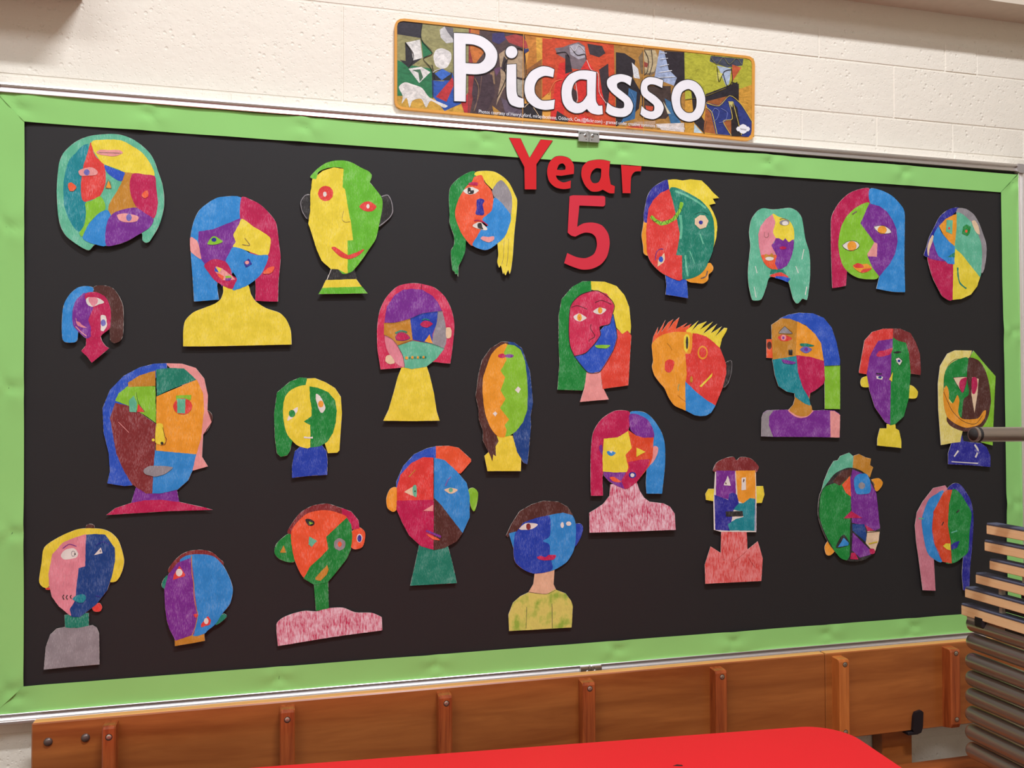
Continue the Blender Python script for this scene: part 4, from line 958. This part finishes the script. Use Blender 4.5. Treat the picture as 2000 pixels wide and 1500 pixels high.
TITLE = [('P', '-3030,20856! -2622,20877 -2378,20837 -2178,20715 -2055,20552 -2044,20377 -2112,20195 -2291,20047 -2513,19982 -2757,19970! -2769,19350! -3025,19339! | -2766,20638! -2578,20641 -2401,20583 -2312,20461 -2346,20326 -2468,20227 -2767,20209!'), ('I', '-1576,20573 -1594,20502 -1644,20446 -1712,20421 -1780,20433 -1830,20479 -1848,20546 -1829,20617 -1779,20673 -1711,20699 -1643,20687 -1594,20641'), ('i', '-1819,20267! -1604,20299! -1599,19692 -1561,19563 -1435,19530! -1425,19332! -1550,19321 -1731,19372 -1810,19519 -1832,19738'), ('c', '-703,20262! -732,20081! -929,20096 -1090,20004 -1171,19841 -1160,19664 -1023,19532 -861,19534 -694,19571! -718,19357! -931,19317 -1162,19354 -1344,19493 -1412,19709 -1388,19954 -1251,20166 -1020,20299 -835,20306'), ('a', '308,20297! 302,20070 295,19832 304,19618 367,19517! 455,19531! 466,19334! 353,19308 178,19335 78,19421! -47,19328 -220,19302 -393,19370 -503,19526 -532,19759 -489,19975 -340,20177 -117,20288 107,20314 | 86,20098! -93,20094 -230,19987 -292,19780 -256,19594 -145,19533 -21,19591 85,19742!'), ('s', '1196,20248! 1156,20052! 1016,20123 914,20126 825,20070 837,19975 964,19891 1142,19762 1218,19600 1166,19427 1012,19319 808,19302 630,19336 542,19400! 581,19618! 707,19533 885,19500 987,19533 988,19653 861,19738 684,19866 583,20000 584,20144 711,20251 915,20306 1094,20287'), ('s', '1987,20260! 1960,20075! 1790,20133 1660,20133 1582,20078 1607,19971 1789,19866 1944,19734 1996,19592 1916,19416 1733,19316 1526,19336 1402,19410! 1437,19606! 1527,19529 1656,19492 1747,19523 1748,19644 1632,19731 1451,19861 1414,20027 1466,20200 1609,20298 1791,20303'), ('o', '2621,20330 2820,20299 2980,20166 3072,19928 3030,19629 2894,19421 2654,19329 2415,19383 2258,19565 2194,19852 2262,20102 2421,20263 | 2632,20111 2765,20049 2844,19884 2829,19686 2735,19556 2575,19543 2444,19654 2418,19847 2473,20023')]
ART = [('P', '150,145,95', '-4288,21003 -2678,21015 -2709,19096 -4289,19095'), ('P', '40,120,75', '-4278,20140 -4034,20056 -3519,20020 -3509,19375 -3821,19348 -4278,19351'), ('P', '46,42,52', '-4288,21003 -3729,21010 -3766,20673 -4288,20704'), ('P', '205,158,62', '-4285,19350 -3821,19391 -3260,19353 -2823,19304 -2801,19078 -4268,19065'), ('P', '40,120,75', '-3755,20642 -3508,20365 -3713,20238'), ('P', '40,38,42', '-4108,20541 -3938,20323 -3756,20212 -4034,19992 -4225,20145 -4098,20136'), ('P', '225,222,215', '-4087,20543 -3781,20639 -3730,20236 -3938,20162 -3959,20342'), ('P', '225,222,215', '-4034,19971 -3756,20040 -3551,19941 -3799,19676'), ('P', '70,110,80', '-3959,19946 -3777,19984 -3713,19808 -3788,19704 -3820,19905'), ('S', '228,224,218', '-3291,20495 -3106,20427 -3084,20278 -3172,20096 -3291,20041 -3432,20093 -3486,20281 -3432,20438'), ('P', '200,198,195', '-3345,20900 -3236,20988 -3039,20889 -3040,20651 -3193,20613 -3323,20730'), ('P', '110,108,112', '-3236,20988 -3039,20976 -3040,20716 -3171,20876'), ('P', '42,85,170', '-3519,19761 -3259,19763 -3063,19976 -2867,19300 -3238,19107 -3509,19418'), ('P', '40,38,42', '-3519,19933 -3063,19976 -3085,19801 -3508,19762'), ('P', '60,110,200', '-3454,19918 -3291,20041 -3085,19953 -3303,19781'), ('P', '190,50,55', '-3433,19403 -3063,19868 -3019,19720 -3195,19315'), ('P', '190,50,55', '-2867,19322 -2668,19621 -2713,19085 -2790,19089'), ('S', '226,220,212', '-4246,19546 -4119,19664 -3949,19636 -3735,19570 -3563,19370 -3173,19231 -3260,19180 -3541,19307 -3649,19148 -3756,19332 -3949,19273 -4013,19118 -4077,19326 -4183,19189 -4162,19361'), ('P', '82,62,62', '-2687,21014 -1384,20998 -1413,19058 -2713,19085'), ('P', '200,115,50', '-2654,21007 -2443,20996 -2455,20711 -2288,20574 -2556,20198 -2667,20231'), ('P', '150,55,55', '-2687,21003 -2643,21008 -2666,20536 -2512,19897 -2669,19099 -2702,19096'), ('P', '62,55,105', '-2153,20939 -1883,21001 -1839,20840 -1997,20714 -2154,20764'), ('P', '165,62,60', '-1861,20904 -1612,20985 -1430,20949 -1384,20865 -1167,20754 -1408,20685 -1771,20781'), ('P', '55,60,110', '-1430,20661 -1178,20730 -1408,20552'), ('P', '195,125,50', '-1407,20996 -970,20975 -995,20482 -1386,20178 -1293,20630'), ('P', '215,160,60', '-1132,20969 -966,20953 -996,20259 -1111,20337'), ('P', '175,150,120', '-1997,20494 -1839,20620 -1431,20616 -1410,19998 -1615,20024 -1887,19734 -2068,19324 -1954,19948'), ('P', '60,48,50', '-1885,20461 -1795,20359 -1863,20089 -1953,20168'), ('P', '105,70,100', '-2111,20153 -1931,20214 -2066,19982'), ('P', '150,120,90', '-2200,20057 -2111,20109 -2089,19804 -2223,19836'), ('P', '95,80,95', '-1955,19509 -1435,19332 -1458,19065 -1843,19123'), ('P', '170,165,150', '-1615,19979 -1410,19954 -1434,19554 -1593,19628'), ('P', '70,52,60', '-2557,20024 -2156,20017 -2090,19585 -2292,19130 -2514,19112 -2624,19538'), ('P', '190,140,60', '-2157,19316 -1933,19159 -2113,19079'), ('P', '40,36,42', '-1423,19422 -975,19482 -1000,19035 -1424,19057'), ('P', '150,95,50', '-1386,20178 -995,20482 -999,19458 -1160,19488'), ('P', '205,75,42', '-982,20962 -224,20962 -179,20336 -987,19592'), ('P', '205,75,42', '-753,20999 755,20988 796,19052 -797,19069'), ('P', '215,48,42', '-584,20416 -387,20482 -339,20109 -515,19080 -797,19081 -734,19602'), ('P', '120,105,110', '-681,20760 -484,20803 -336,20877 -112,20959 37,20880 85,20575 -40,20326 -264,20328 -411,20527 -632,20623'), ('P', '50,42,48', '-435,20643 -337,20629 -264,20257 -437,20194'), ('P', '60,52,58', '100,20945 464,20923 544,20764 387,20653 161,20702'), ('P', '175,170,178', '-336,20842 -162,20919 37,20856 48,20619 -114,20556 -312,20655'), ('P', '215,48,42', '85,20575 260,20354 372,20174 558,19618 456,19371 5,19334 -192,19791 -190,20122'), ('P', '58,46,52', '385,20366 613,20531 635,19863 582,19381 458,19848'), ('P', '66,48,50', '-290,19924 -142,19795 -169,19414 -342,19306'), ('P', '55,44,48', '-637,19328 -343,19164 -393,19066 -687,19066'), ('P', '220,60,50', '-95,19326 254,19212 203,19041 -121,19040'), ('P', '172,125,60', '760,20977 2548,20987 2543,19065 788,19051'), ('P', '42,36,42', '805,20814 1022,20811 1291,20669 1251,20448 1224,20252 1428,19933 1374,19542 1116,19281 796,19064'), ('P', '120,100,75', '1368,20749 1512,20957 1746,20980 1901,20752 1873,20507 1690,20344 1431,20368'), ('P', '190,170,130', '1499,20931 1798,20961 1888,20751 1768,20448 1534,20378'), ('P', '150,70,60', '1510,20666 1613,20627 1587,20528 1496,20544'), ('P', '165,180,210', '1902,20972 2059,20939 2136,20580 2345,20356 2291,20155 1950,20246 1767,20303'), ('P', '225,225,225', '1200,20612 1354,20482 1404,20245 1250,20255'), ('P', '45,38,45', '2020,20971 2548,20987 2551,20228 2264,20153 2345,20356 2135,20531'), ('P', '70,55,50', '1429,20078 2185,20146 2207,19514 2049,19355 1476,19309'), ('P', '55,105,150', '1120,20002 1325,19924 1270,19293 911,19168 1065,19421'), ('P', '60,110,150', '2026,19840 2209,19758 2443,19289 2179,19244'), ('P', '215,205,170', '1986,19763 2181,19488 2102,19481'), ('P', '205,80,50', '1530,19628 1737,19621 1710,19498 1581,19487'), ('P', '185,150,120', '1244,19219 1787,19286 1786,19189 1217,19096'), ('P', '200,80,60', '1012,19080 1423,19160 1500,19070 1063,19036'), ('P', '225,210,200', '1787,19213 2523,19295 2521,19075 1942,19080'), ('P', '180,178,58', '2543,20987 3312,20989 3390,20452 3089,19980 2553,19836'), ('P', '180,178,58', '3340,20992 4382,21020 4376,20342 3933,20228 3062,19953'), ('P', '210,155,60', '2553,19836 3062,19978 3988,20233 4382,20393 4379,19091 2548,19065'), ('P', '45,40,46', '2715,20071 2848,20058 2819,19687 3057,19387 3055,19067 2789,19316'), ('P', '42,38,46', '3089,20030 3660,20278 3935,20402 3972,19907 3656,19806 3088,19832'), ('P', '70,75,90', '3231,20969 4105,20980 4076,20815 3664,20726 3203,20830'), ('P', '200,95,60', '3801,20813 4048,20762 3798,20390'), ('P', '175,190,210', '3392,20749 3773,20711 3715,20333 3633,20276 3499,20561'), ('P', '210,205,110', '3391,20601 3553,20566 3389,20353'), ('P', '38,34,40', '3798,20390 3976,20356 3972,19932 3767,20039'), ('P', '165,95,50', '3115,19859 3658,20030 3439,19788 3195,19817'), ('P', '45,58,125', '3088,19832 3439,19788 3713,20059 4040,19863 4368,19416 4338,19088 3352,19089'), ('P', '165,95,50', '3087,19709 3221,19597 3352,19089 3029,19114'), ('P', '165,95,50', '3544,19425 3790,19470 3760,19070'), ('P', '40,34,38', '3766,19915 3930,19779 4034,19091 3760,19070'), ('P', '200,190,110', '3684,19908 3821,19919 3793,19768'), ('P', '185,205,215', '2789,19292 3002,19087 2774,19082'), ('L', '30,28,30', '-3519,20106 -3454,19810'), ('L', '190,185,180', '-3497,19935 -3433,19985 -3302,20040'), ('L', '30,28,30', '-4108,20541 -3938,20323 -3948,20150 -4034,19992'), ('L', '30,28,30', '-3733,20999 -3755,20642 -3508,20365 -3713,20216 -3519,19977 -3498,19376'), ('L', '25,22,26', '-1839,20620 -1431,20638 -1387,20000 -1615,20001'), ('L', '25,22,26', '-2045,19501 -1841,19959 -1885,20263 -1749,20452'), ('L', '150,120,90', '-2557,19893 -2469,19683 -2514,19352 -2580,19150'), ('L', '120,90,80', '-2401,19951 -2447,19575 -2558,19239'), ('L', '220,190,150', '-1412,19334 -1274,19434 -1023,19100'), ('L', '230,120,70', '-836,19694 -696,19974 -509,20059'), ('L', '235,200,190', '85,20552 184,20347 360,20268 383,19841 558,19594'), ('L', '235,200,190', '-191,20027 -143,19653 -168,19556'), ('L', '40,34,40', '-237,20733 -138,20648 36,20689 73,20574'), ('L', '40,34,40', '-657,20644 -435,20690 -337,20581'), ('L', '210,205,205', '-311,20844 -212,20736 -112,20888 36,20761'), ('L', '60,52,44', '1512,20932 1614,20725 1586,20431 1482,20325'), ('L', '60,52,44', '1693,20963 1717,20638 1638,20363'), ('L', '235,238,245', '1915,20900 2085,20917'), ('L', '235,238,245', '1914,20754 2111,20797'), ('L', '235,238,245', '1900,20582 2136,20653'), ('L', '235,238,245', '1873,20434 2214,20514'), ('L', '235,238,245', '1846,20310 2292,20375'), ('L', '90,130,175', '1171,19910 1272,19678 1168,19429'), ('L', '25,24,30', '3392,20724 3443,20358 3581,20618 3773,20686'), ('L', '25,24,30', '3553,20566 3660,20278 3798,20415 3773,20736'), ('L', '215,190,90', '3101,19821 3438,19776 3727,20048 4040,19851 4354,19415'), ('L', '215,190,90', '3100,19710 3248,19599 3379,19091'), ('L', '215,190,90', '3698,19897 3790,19494 3544,19413 3760,19082'), ('L', '215,190,90', '3807,19906 4034,19116'), ('L', '110,120,180', '3248,19599 3330,19705 3437,19639 3382,19462 3273,19379'), ('L', '110,120,180', '3492,19718 3655,19632 3599,19430 3435,19367'), ('L', '120,118,90', '3231,20932 3392,20774 3557,20964 3719,20805 3912,20974 4049,20837'), ('L', '110,80,50', '3111,19391 3028,19089'), ('L', '110,95,50', '2553,19848 3062,19973 3632,20226')]
BANNER_EDGE = '-4339,20842 -4329,20921 -4290,20993 -4223,21040 -4122,21061 -1694,21055 1411,21045 4164,21063 4274,21055 4357,21013 4398,20948 4412,20861 4380,19218 4362,19117 4312,19044 4229,18999 4118,18989 1399,19052 -1700,19034 -4123,19060 -4213,19069 -4290,19107 -4329,19171 -4342,19249'
BANNER_INNER = '-4285,20868 -4268,20937 -4223,20981 -4145,21002 -483,20998 4160,20998 4257,20982 4312,20938 4330,20864 4304,19236 4283,19147 4227,19086 4130,19060 -491,19081 -4124,19114 -4213,19129 -4269,19169 -4285,19241'
BANNER_TEXT = '-2469,19118 2532,19123'
BANNER_LOGO = '4259,19280 4217,19221 4175,19216 4154,19187 4072,19147 3990,19175 3970,19201 3928,19199 3887,19251 3929,19310 3971,19315 3991,19344 4074,19384 4156,19357 4176,19331 4218,19332'
BANNER_SEAMS = '-1429,21007 -1459,19002 1495,21024 1483,19017'

NAMES = {'h': 'hair', 'f': 'face_patch', 'e': 'eye', 'i': 'iris', 'm': 'mouth', 'n': 'nose', 'k': 'neck', 'a': 'ear',
         'b': 'eyebrow', 'c': 'clothing', 's': 'shoulders', 'l': 'drawn_line', 't': 'tooth'}
for (label, x0, z0, c0, k0, data) in PORTRAITS:
    y0 = c0+k0*z0
    root = empty('portrait', (x0, y0, z0)); tag(root, label, 'portrait', 'coloured paper portraits')
    rows_ = [l.split(' ', 3) for l in data.strip().split('\n')]
    base = MB(); nb = 0
    for nm, col, ty, pt in rows_:
        if nm.endswith('*'):
            L = parse(pt)[0]; P = smooth(L) if ty == 'S' else [p[:2] for p in L]
            if ty == 'P': P = [q for q in P]
            P = grow(P, .00015); nb += 1
            plate(base, [P], lambda x, z, o=nb*.00001: k0*z-o, .0004)
    base.build('paper', M['cutwhite'], root)
    last = {}; off = .0002
    for nm, col, ty, pt in rows_:
        n = nm[0]; loops = parse(pt); mb = MB(); off += .00006
        yf = lambda x, z, o=off: k0*z-o
        if ty[0] == 'L':
            P = smooth(loops[0], False); l, r = ribbon(P, int(ty[1:])/10000)
            V = [(x, yf(x, z), z) for x, z in l+r]; m_ = len(l)
            mb.add(V, [(i, i+1, m_+i+1, m_+i) for i in range(m_-1)])
        else:
            if ty == 'S': loops = [smooth(L) for L in loops]
            else: loops = [[p[:2] for p in L] for L in loops]
            loops = [wobble(L, .00035, .004) for L in loops]
            plate(mb, loops, yf, 0)
        par = root
        if n == 'i' and 'e' in last: par = last['e']
        if n == 't' and 'm' in last: par = last['m']
        o = mb.build(NAMES[n], crayon(col), par)
        if n not in 'it': last[n] = o
        if n == 'm': pass

# red cut-out letters
LET_LABEL = {'Y': 'red paper capital letter Y tucked under the top rail', 'e': 'red paper letter e between the capital Y and the a',
             'a': 'red paper letter a between the e and the r', 'r': 'red paper letter r at the end of the heading',
             '5': 'large crimson paper numeral five under the red heading'}
for ch, pt in YEAR:
    L = [smooth(l) for l in parse(pt)]; cx = sum(p[0] for p in L[0])/len(L[0]); cz = min(p[1] for p in L[0])
    L = [[(x-cx, z-cz) for x, z in l] for l in L]; mb = MB(); plate(mb, L, lambda x, z: -.0052+.012*(z-.06) if ch != '5' else -.0040+.012*(z-.1), .0006)
    r = empty('paper_numeral' if ch == '5' else 'paper_letter', (cx, 0, cz)); tag(r, LET_LABEL[ch], 'number' if ch == '5' else 'letter', None if ch == '5' else 'red heading letters')
    if ch != '5':
        mb.build('card', M['outline'], r); mb = MB()
        H = [grow(L[0], -.0006)]+[grow(l, .0005) for l in L[1:]]
        plate(mb, H, lambda x, z: -.0053+.012*(z-.06), 0); mb.build('red_face', M['red'], r)
    else: mb.build('card', M['red2'], r)

# laminated banner
bn = empty('banner', (0, .0195, 1.85)); tag(bn, 'laminated banner with white Picasso lettering over painted picture strips' .replace('Picasso ', 'rounded '), 'banner')
def bl(name, mb, mat, par=bn):
    me = mb.mesh(name); me.transform(Matrix.Translation((0, -.0195, -1.85))); return link(name, me, mat, par)
outer = [p[:2] for p in parse(BANNER_EDGE)[0]]; inner = [p[:2] for p in parse(BANNER_INNER)[0]]
seam = [p[:2] for p in parse(BANNER_SEAMS)[0]]
def clipx(P, a, b):
    def half(P, c, keep):
        out = []
        for i in range(len(P)):
            p, q = P[i-1], P[i]; ip, iq = keep(p[0], c), keep(q[0], c)
            if ip != iq: t = (c-p[0])/(q[0]-p[0]); out.append((c, p[1]+(q[1]-p[1])*t))
            if iq: out.append(q)
        return out
    return half(half(P, a, lambda v, c: v >= c), b, lambda v, c: v <= c)
s1, s2 = seam[0][0], seam[2][0]
for a, b, yy in ((-9, s1, .0135), (s1, s2, .0133), (s2, 9, .0135)):
    mb = MB(); plate(mb, [clipx(outer, a, b)], lambda x, z, y=yy: y, .0058); bl('banner_sheet', mb, M['orange'])
for i, (ty, c, pt) in enumerate(ART):
    L = parse(pt)[0]; P = smooth(L) if ty == 'S' else [p[:2] for p in L]
    mb = MB()
    if ty == 'L':
        l, q = ribbon(smooth(L, False), .0016); m_ = len(l)
        mb.add([(x, .0130-.00001*i-.0006, z) for x, z in l+q], [(j, j+1, m_+j+1, m_+j) for j in range(m_-1)])
    else: plate(mb, [P], lambda x, z, y=.0130-.00001*i: y, 0)
    bl('picture_patch', mb, print_mat(c))
mb = MB(); plate(mb, [outer, inner], lambda x, z: .0114, 0); bl('orange_edge', mb, M['orange'])
mb = MB()
for a in (0, 2):
    p, q = seam[a], seam[a+1]; mb.add([(p[0]-.0006, .0111, p[1]+.004), (p[0]+.0006, .0111, p[1]+.004), (q[0]+.0006, .0111, q[1]-.004), (q[0]-.0006, .0111, q[1]-.004)], [(0, 1, 2, 3)])
bl('sheet_seam', mb, M['orange'])
for ch, pt in TITLE:
    L = [smooth(l) for l in parse(pt)]
    O = [grow(L[0], .0019)]+[grow(l, -.0019) for l in L[1:]]
    mb = MB(); plate(mb, O, lambda x, z: .0112, 0); o = bl('letter_outline', mb, M['outline'])
    mb = MB(); plate(mb, L, lambda x, z: .0110, 0); bl('letter_fill', mb, M['white'], o)
mb = MB(); LG = smooth(parse(BANNER_LOGO)[0]); plate(mb, [LG], lambda x, z: .0110, 0); logo = bl('logo_cloud', mb, M['white'])
DG = bpy.context.evaluated_depsgraph_get
def text_mesh(name, s, p, q, y, mat, parent, height=None):
    cu = bpy.data.curves.new('t', 'FONT'); cu.body = s; cu.size = 1; t = bpy.data.objects.new('t', cu); COL.objects.link(t)
    dg = DG(); dg.update(); me = bpy.data.meshes.new_from_object(t.evaluated_get(dg)); bpy.data.objects.remove(t)
    xs = [v.co.x for v in me.vertices]; w = max(xs)-min(xs); d = Vector((q[0]-p[0], q[1]-p[1])); k = d.length/w
    a = math.atan2(d.y, d.x); mnx = min(xs)
    ky = height or k
    for v in me.vertices:
        X, Z = (v.co.x-mnx)*k, v.co.y*ky
        v.co = (p[0]+X*math.cos(a)-Z*math.sin(a), y-.0195, p[1]+X*math.sin(a)+Z*math.cos(a)-1.85)
    me.materials.clear(); return link(name, me, mat, parent)
tp = [p[:2] for p in parse(BANNER_TEXT)[0]]
text_mesh('small_text', 'Photos courtesy of HenryLyford, mirandaceleste, Oddsock, Cea.(@flickr.com) - granted under creative commons licence - attribution', tp[0], tp[1], .0109, M['white'], bn, .0115)
lx = sum(p[0] for p in LG)/len(LG); lz = sum(p[1] for p in LG)/len(LG)
text_mesh('logo_text', 'twinkl', (lx-.008, lz-.002), (lx+.008, lz-.0035), .0108, M['outline'], logo)

# ================================================================ bench against the wall
bench = empty('wooden_bench', (0, -.045, 0)); tag(bench, 'varnished orange-brown wooden bench with a battened plank back under the board', 'bench')
def be(mb, name, mat, par=bench):
    me = mb.mesh(name); me.transform(Matrix.Translation((0, .045, 0))); return link(name, me, mat, par)
for a, b in ((-1.124, .5818), (.5826, 1.32)):
    mb = MB(); mb.box(a, b, -.045, -.0225, .4615, .6665, .0022); o = be(mb, 'back_plank', M['bench'])
    mb = MB(); mb.box(a+.0025, b-.0025, -.0425, -.0235, .6655, .6674, .0006); be(mb, 'lit_top_edge', M['lit_edge'], o)  # thin pale strip, coloured as the lit top of the plank
SCREW = [(-.9836, .6383), (-.6578, .6398), (-.3365, .6429), (-.021, .6460), (.2960, .645), (.6153, .6474), (.928, .6497)]
BX = [(-.9965, -.9725), (-.6720, -.6430), (-.3535, -.3250), (-.0380, -.0085), (.2795, .3085), (.6000, .6275), (.9120, .9405)]
for (a, b), (sx, sz) in zip(BX, SCREW):
    sx = (a+b)/2+(sx-(a+b)/2)*.6; mb = MB(); c = .0045
    # batten: bevelled top and chamfered foot
    pr = [(-.045, .6600), (-.0700, .6590), (-.0735, .6575), (-.0750, .6535), (-.0750, .478), (-.0700, .468), (-.0450, .4625)]
    n = len(pr); e = .0025
    V = []
    for x, ins in ((a, 0), (a+e, 1), (b-e, 1), (b, 0)):
        for (y, z) in pr: V.append((x, y+(e if (not ins and y < -.06) else 0), z-(e*.6 if (not ins and z > .64) else 0)))
    F = [tuple(range(n)), tuple(range(3*n, 4*n))]
    for r_ in range(3): F += [(r_*n+i, r_*n+(i+1) % n, (r_+1)*n+(i+1) % n, (r_+1)*n+i) for i in range(n)]
    mb.add(V, F); o = be(mb, 'batten', M['batten_pale'] if abs(a-.6) < .01 else M['batten'])
    for zz in ((sz, .4890) if a > .5 else (sz,)):
        mb = MB(); mb.tube([(sx, -.0749, zz), (sx, -.07515, zz)], .0062, 18); mb.build  # countersink ring
        h = be(mb, 'screw_hole', M['cavity'], o)
        mb = MB(); mb.dome((sx, -.0751, zz), .0050, .0008, 16, 3)
        mb.box(sx-.0028, sx+.0028, -.0762, -.0757, zz-.0006, zz+.0006); mb.box(sx-.0006, sx+.0006, -.0762, -.0757, zz-.0028, zz+.0028)
        be(mb, 'screw', M['steel'], o)
for sx, sz in ((-1.095, .6297), (-1.0303, .6309)):
    mb = MB(); mb.dome((sx, -.045, sz), .0080, .0052, 20, 6); be(mb, 'bolt', M['bolt'])
for px in (-1.0, -.1, .756):
    mb = MB(); mb.box(px, px+.086, -.0225, .0185, 0, .60, .003); be(mb, 'post', M['bench'])
mb = MB(); mb.box(-1.15, 1.36, -.33, -.072, .378, .400, .006); be(mb, 'seat_plank', M['seat'])
for px in (-.95, .0, 1.1):
    mb = MB(); mb.box(px, px+.05, -.31, -.265, 0, .379, .004); mb.box(px, px+.05, -.266, -.0225, .30, .379, .003); be(mb, 'leg', M['bench'])
mb = MB()
cl = [(.8215, .4600), (.8190, .4660), (.8225, .4980), (.8270, .5075), (.8440, .5110), (.8500, .5060), (.8480, .4700), (.8430, .4575), (.8330, .4545)]
mb.prism(cl, 'y', -.0525, -.0452)
mb.box(.806, .835, -.0520, -.030, .4535, .4605, .001)  # black block stands in for the shadow beside the clip
tag(mb.build('plastic_clip', M['clip']), 'small black plastic clip hooked on the bench back, plus a block for its shadow', 'clip')

# ================================================================ red table
tb = empty('red_table', (.4445, -.2850, 0), math.radians(-4.6)); tag(tb, 'low table with a plain bright red rounded top in front of the bench', 'table')
Wt, Dt, rr = 1.62, .72, .085; pl = []
for cx, cy_, a0 in ((-rr, -rr, 0), (-Wt+rr, -rr, 90), (-Wt+rr, -Dt+rr, 180), (-rr, -Dt+rr, 270)):
    for k in range(11): a = math.radians(a0+9*k); pl.append((cx+rr*math.cos(a), cy_+rr*math.sin(a)))
mb = MB(); mb.prism(pl, 'z', .580, .5992)
q = grow(pl, -.0012); mb.prism(q, 'z', .5985, .6000); mb.build('tabletop', M['table'], tb)
mb = MB(); mb.prism([(x, y) for x, y in grow(pl, -.06)], 'z', .545, .580); mb.build('apron', M['leg'], tb)
for lx_, ly in ((-.10, -.10), (-Wt+.10, -.10), (-.10, -Dt+.10), (-Wt+.10, -Dt+.10)):
    mb = MB(); mb.tube([(lx_, ly, .012), (lx_, ly, .56)], .016); mb.build('leg', M['leg'], tb)
    mb = MB(); mb.tube([(lx_, ly, 0), (lx_, ly, .02)], .019); mb.build('foot', M['rubber'], tb)
mb = MB(); mb.add([(-.4085, -.1345, .6003), (-.3985, -.1300, .6003), (-.3900, -.1340, .6003), (-.3905, -.1390, .6003), (-.3990, -.1370, .6003)], [(0, 1, 2, 3, 4)])
mb.build('scuff_mark', M['dark'], tb)

# ================================================================ stacked slats, tubes and stand at the right
SL = [(-.3095, 1.0009, .0195), (-.3033, .9636, .0192), (-.3167, .9255, .0185), (-.2775, .8882, .0190), (-.2458, .8508, .0190), (-.2346, .8120, .0215)]
WHICH = ['topmost of the stack', 'second from the top', 'third from the top and shortest', 'fourth from the top', 'fifth from the top', 'lowest, just above the grey tubes']
for i, (yl, zt, th) in enumerate(SL):
    r = empty('wooden_board', (.8, yl, zt-th)); tag(r, 'pale wooden board with dark felt on top, '+WHICH[i], 'board', 'stacked pale boards')
    mb = MB(); mb.box(0, .026, -.62, 0, 0, th, .0012); mb.build('board_body', M['slat'], r)
    mb = MB(); mb.box(-.0006, .0266, -.62, -.0015, th-.0002, th+.0046, .0012); mb.build('felt_strip', M['felt'], r)
    gap = (SL[i-1][1]-SL[i-1][2])-(zt+.0046) if i else 0
    if i:
        mb = MB(); yy = -.085-.012*(i == 5)-.03*(i == 3)-.045*(i < 3)
        mb.box(.010, .020, yy-.008, yy, th+.0046, th+.0046+gap, 0); mb.build('spacer', M['clear'], r)
    mb = MB(); mb.box(.006, .022, -.62, -.105-.01*(i % 2), -.0085, -.0002, .001); mb.build('under_rail', M['clip'], r)
TUB = [(-.2377, .7725), (-.237, .7330), (-.2332, .6890), (-.2326, .6505), (-.232, .6115), (-.2313, .5715), (-.2307, .5310), (-.2315, .4915)]
TW = ['highest tube, right under the lowest board', 'second tube from the top', 'third tube from the top', 'fourth tube from the top', 'fifth tube from the top',
      'sixth tube from the top', 'seventh tube from the top', 'lowest tube in view']
for i, (yl, zc) in enumerate(TUB):
    r = empty('grey_tube', (.82, yl, zc)); tag(r, 'grey metal tube in the stack beside the bench, '+TW[i], 'tube', 'stacked grey tubes')
    R = .0180; path = [(0, -.66, 0), (0, -.4, 0), (0, -.2, 0), (0, -.1, 0)]; rad = [R]*4
    for k in range(9): a = math.pi/2*k/8; path.append((0, -R*.8+R*.8*math.sin(a), 0)); rad.append(max(.0006, R*math.cos(a)**.7))
    mb = MB(); mb.tube(path, rad, 24); mb.build('tube_body', M['tube'], r)
    g = zc-(TUB[i+1][1] if i < 7 else zc-.040)-2*R
    mb = MB(); mb.box(-.004, .004, -.36, -.335, -R-max(g, .001), -R+.001, 0); mb.build('spacer', M['rubber'], r)
mb = MB(); mb.box(-.0090, .012, -.062, -.034, -.012, .014, .004)
r = empty('tube_clamp', (.808, -.237, .785)); tag(r, 'small black clamp gripping under the lowest pale board', 'clamp'); mb.build('clamp_body', M['clip'], r)
mb = MB(); mb.box(-.004, .010, -.030, -.008, -.004, .010, .002); mb.build('clamp_jaw', M['clear'], r)
st = empty('stand', (1.05, -.62, 0)); tag(st, 'grey metal stand with a black capped arm crossing the hooded mask face', 'stand')
mb = MB(); mb.tube([(-.410, .17, 1.2030), (-.28, .17, 1.2018), (.05, .17, 1.198)], .0146, 24); mb.build('arm', M['tube'], st)
mb = MB()
c_ = Vector((-.410, .17, 1.2030)); path = [(c_.x+.010-.017*math.sin(math.pi/2*k/6)*1.0, c_.y-.003*math.sin(math.pi/2*k/6), c_.z) for k in range(7)]
mb.tube([(c_.x+.012, c_.y, c_.z)]+path, [.0150]+[.0150*max(.05, math.cos(math.pi/2*k/6)) for k in range(7)], 20); mb.build('end_cap', M['rubber'], st)
mb = MB(); mb.tube([(.05, .17, .02), (.05, .17, 1.215)], .014, 16); mb.tube([(.05, -.14, .02), (.05, -.14, .98)], .012, 16); mb.build('upright', M['tube'], st)
mb = MB(); mb.box(-.22, .22, -.22, .22, 0, .022, .004); mb.build('base_plate', M['rubber'], st)
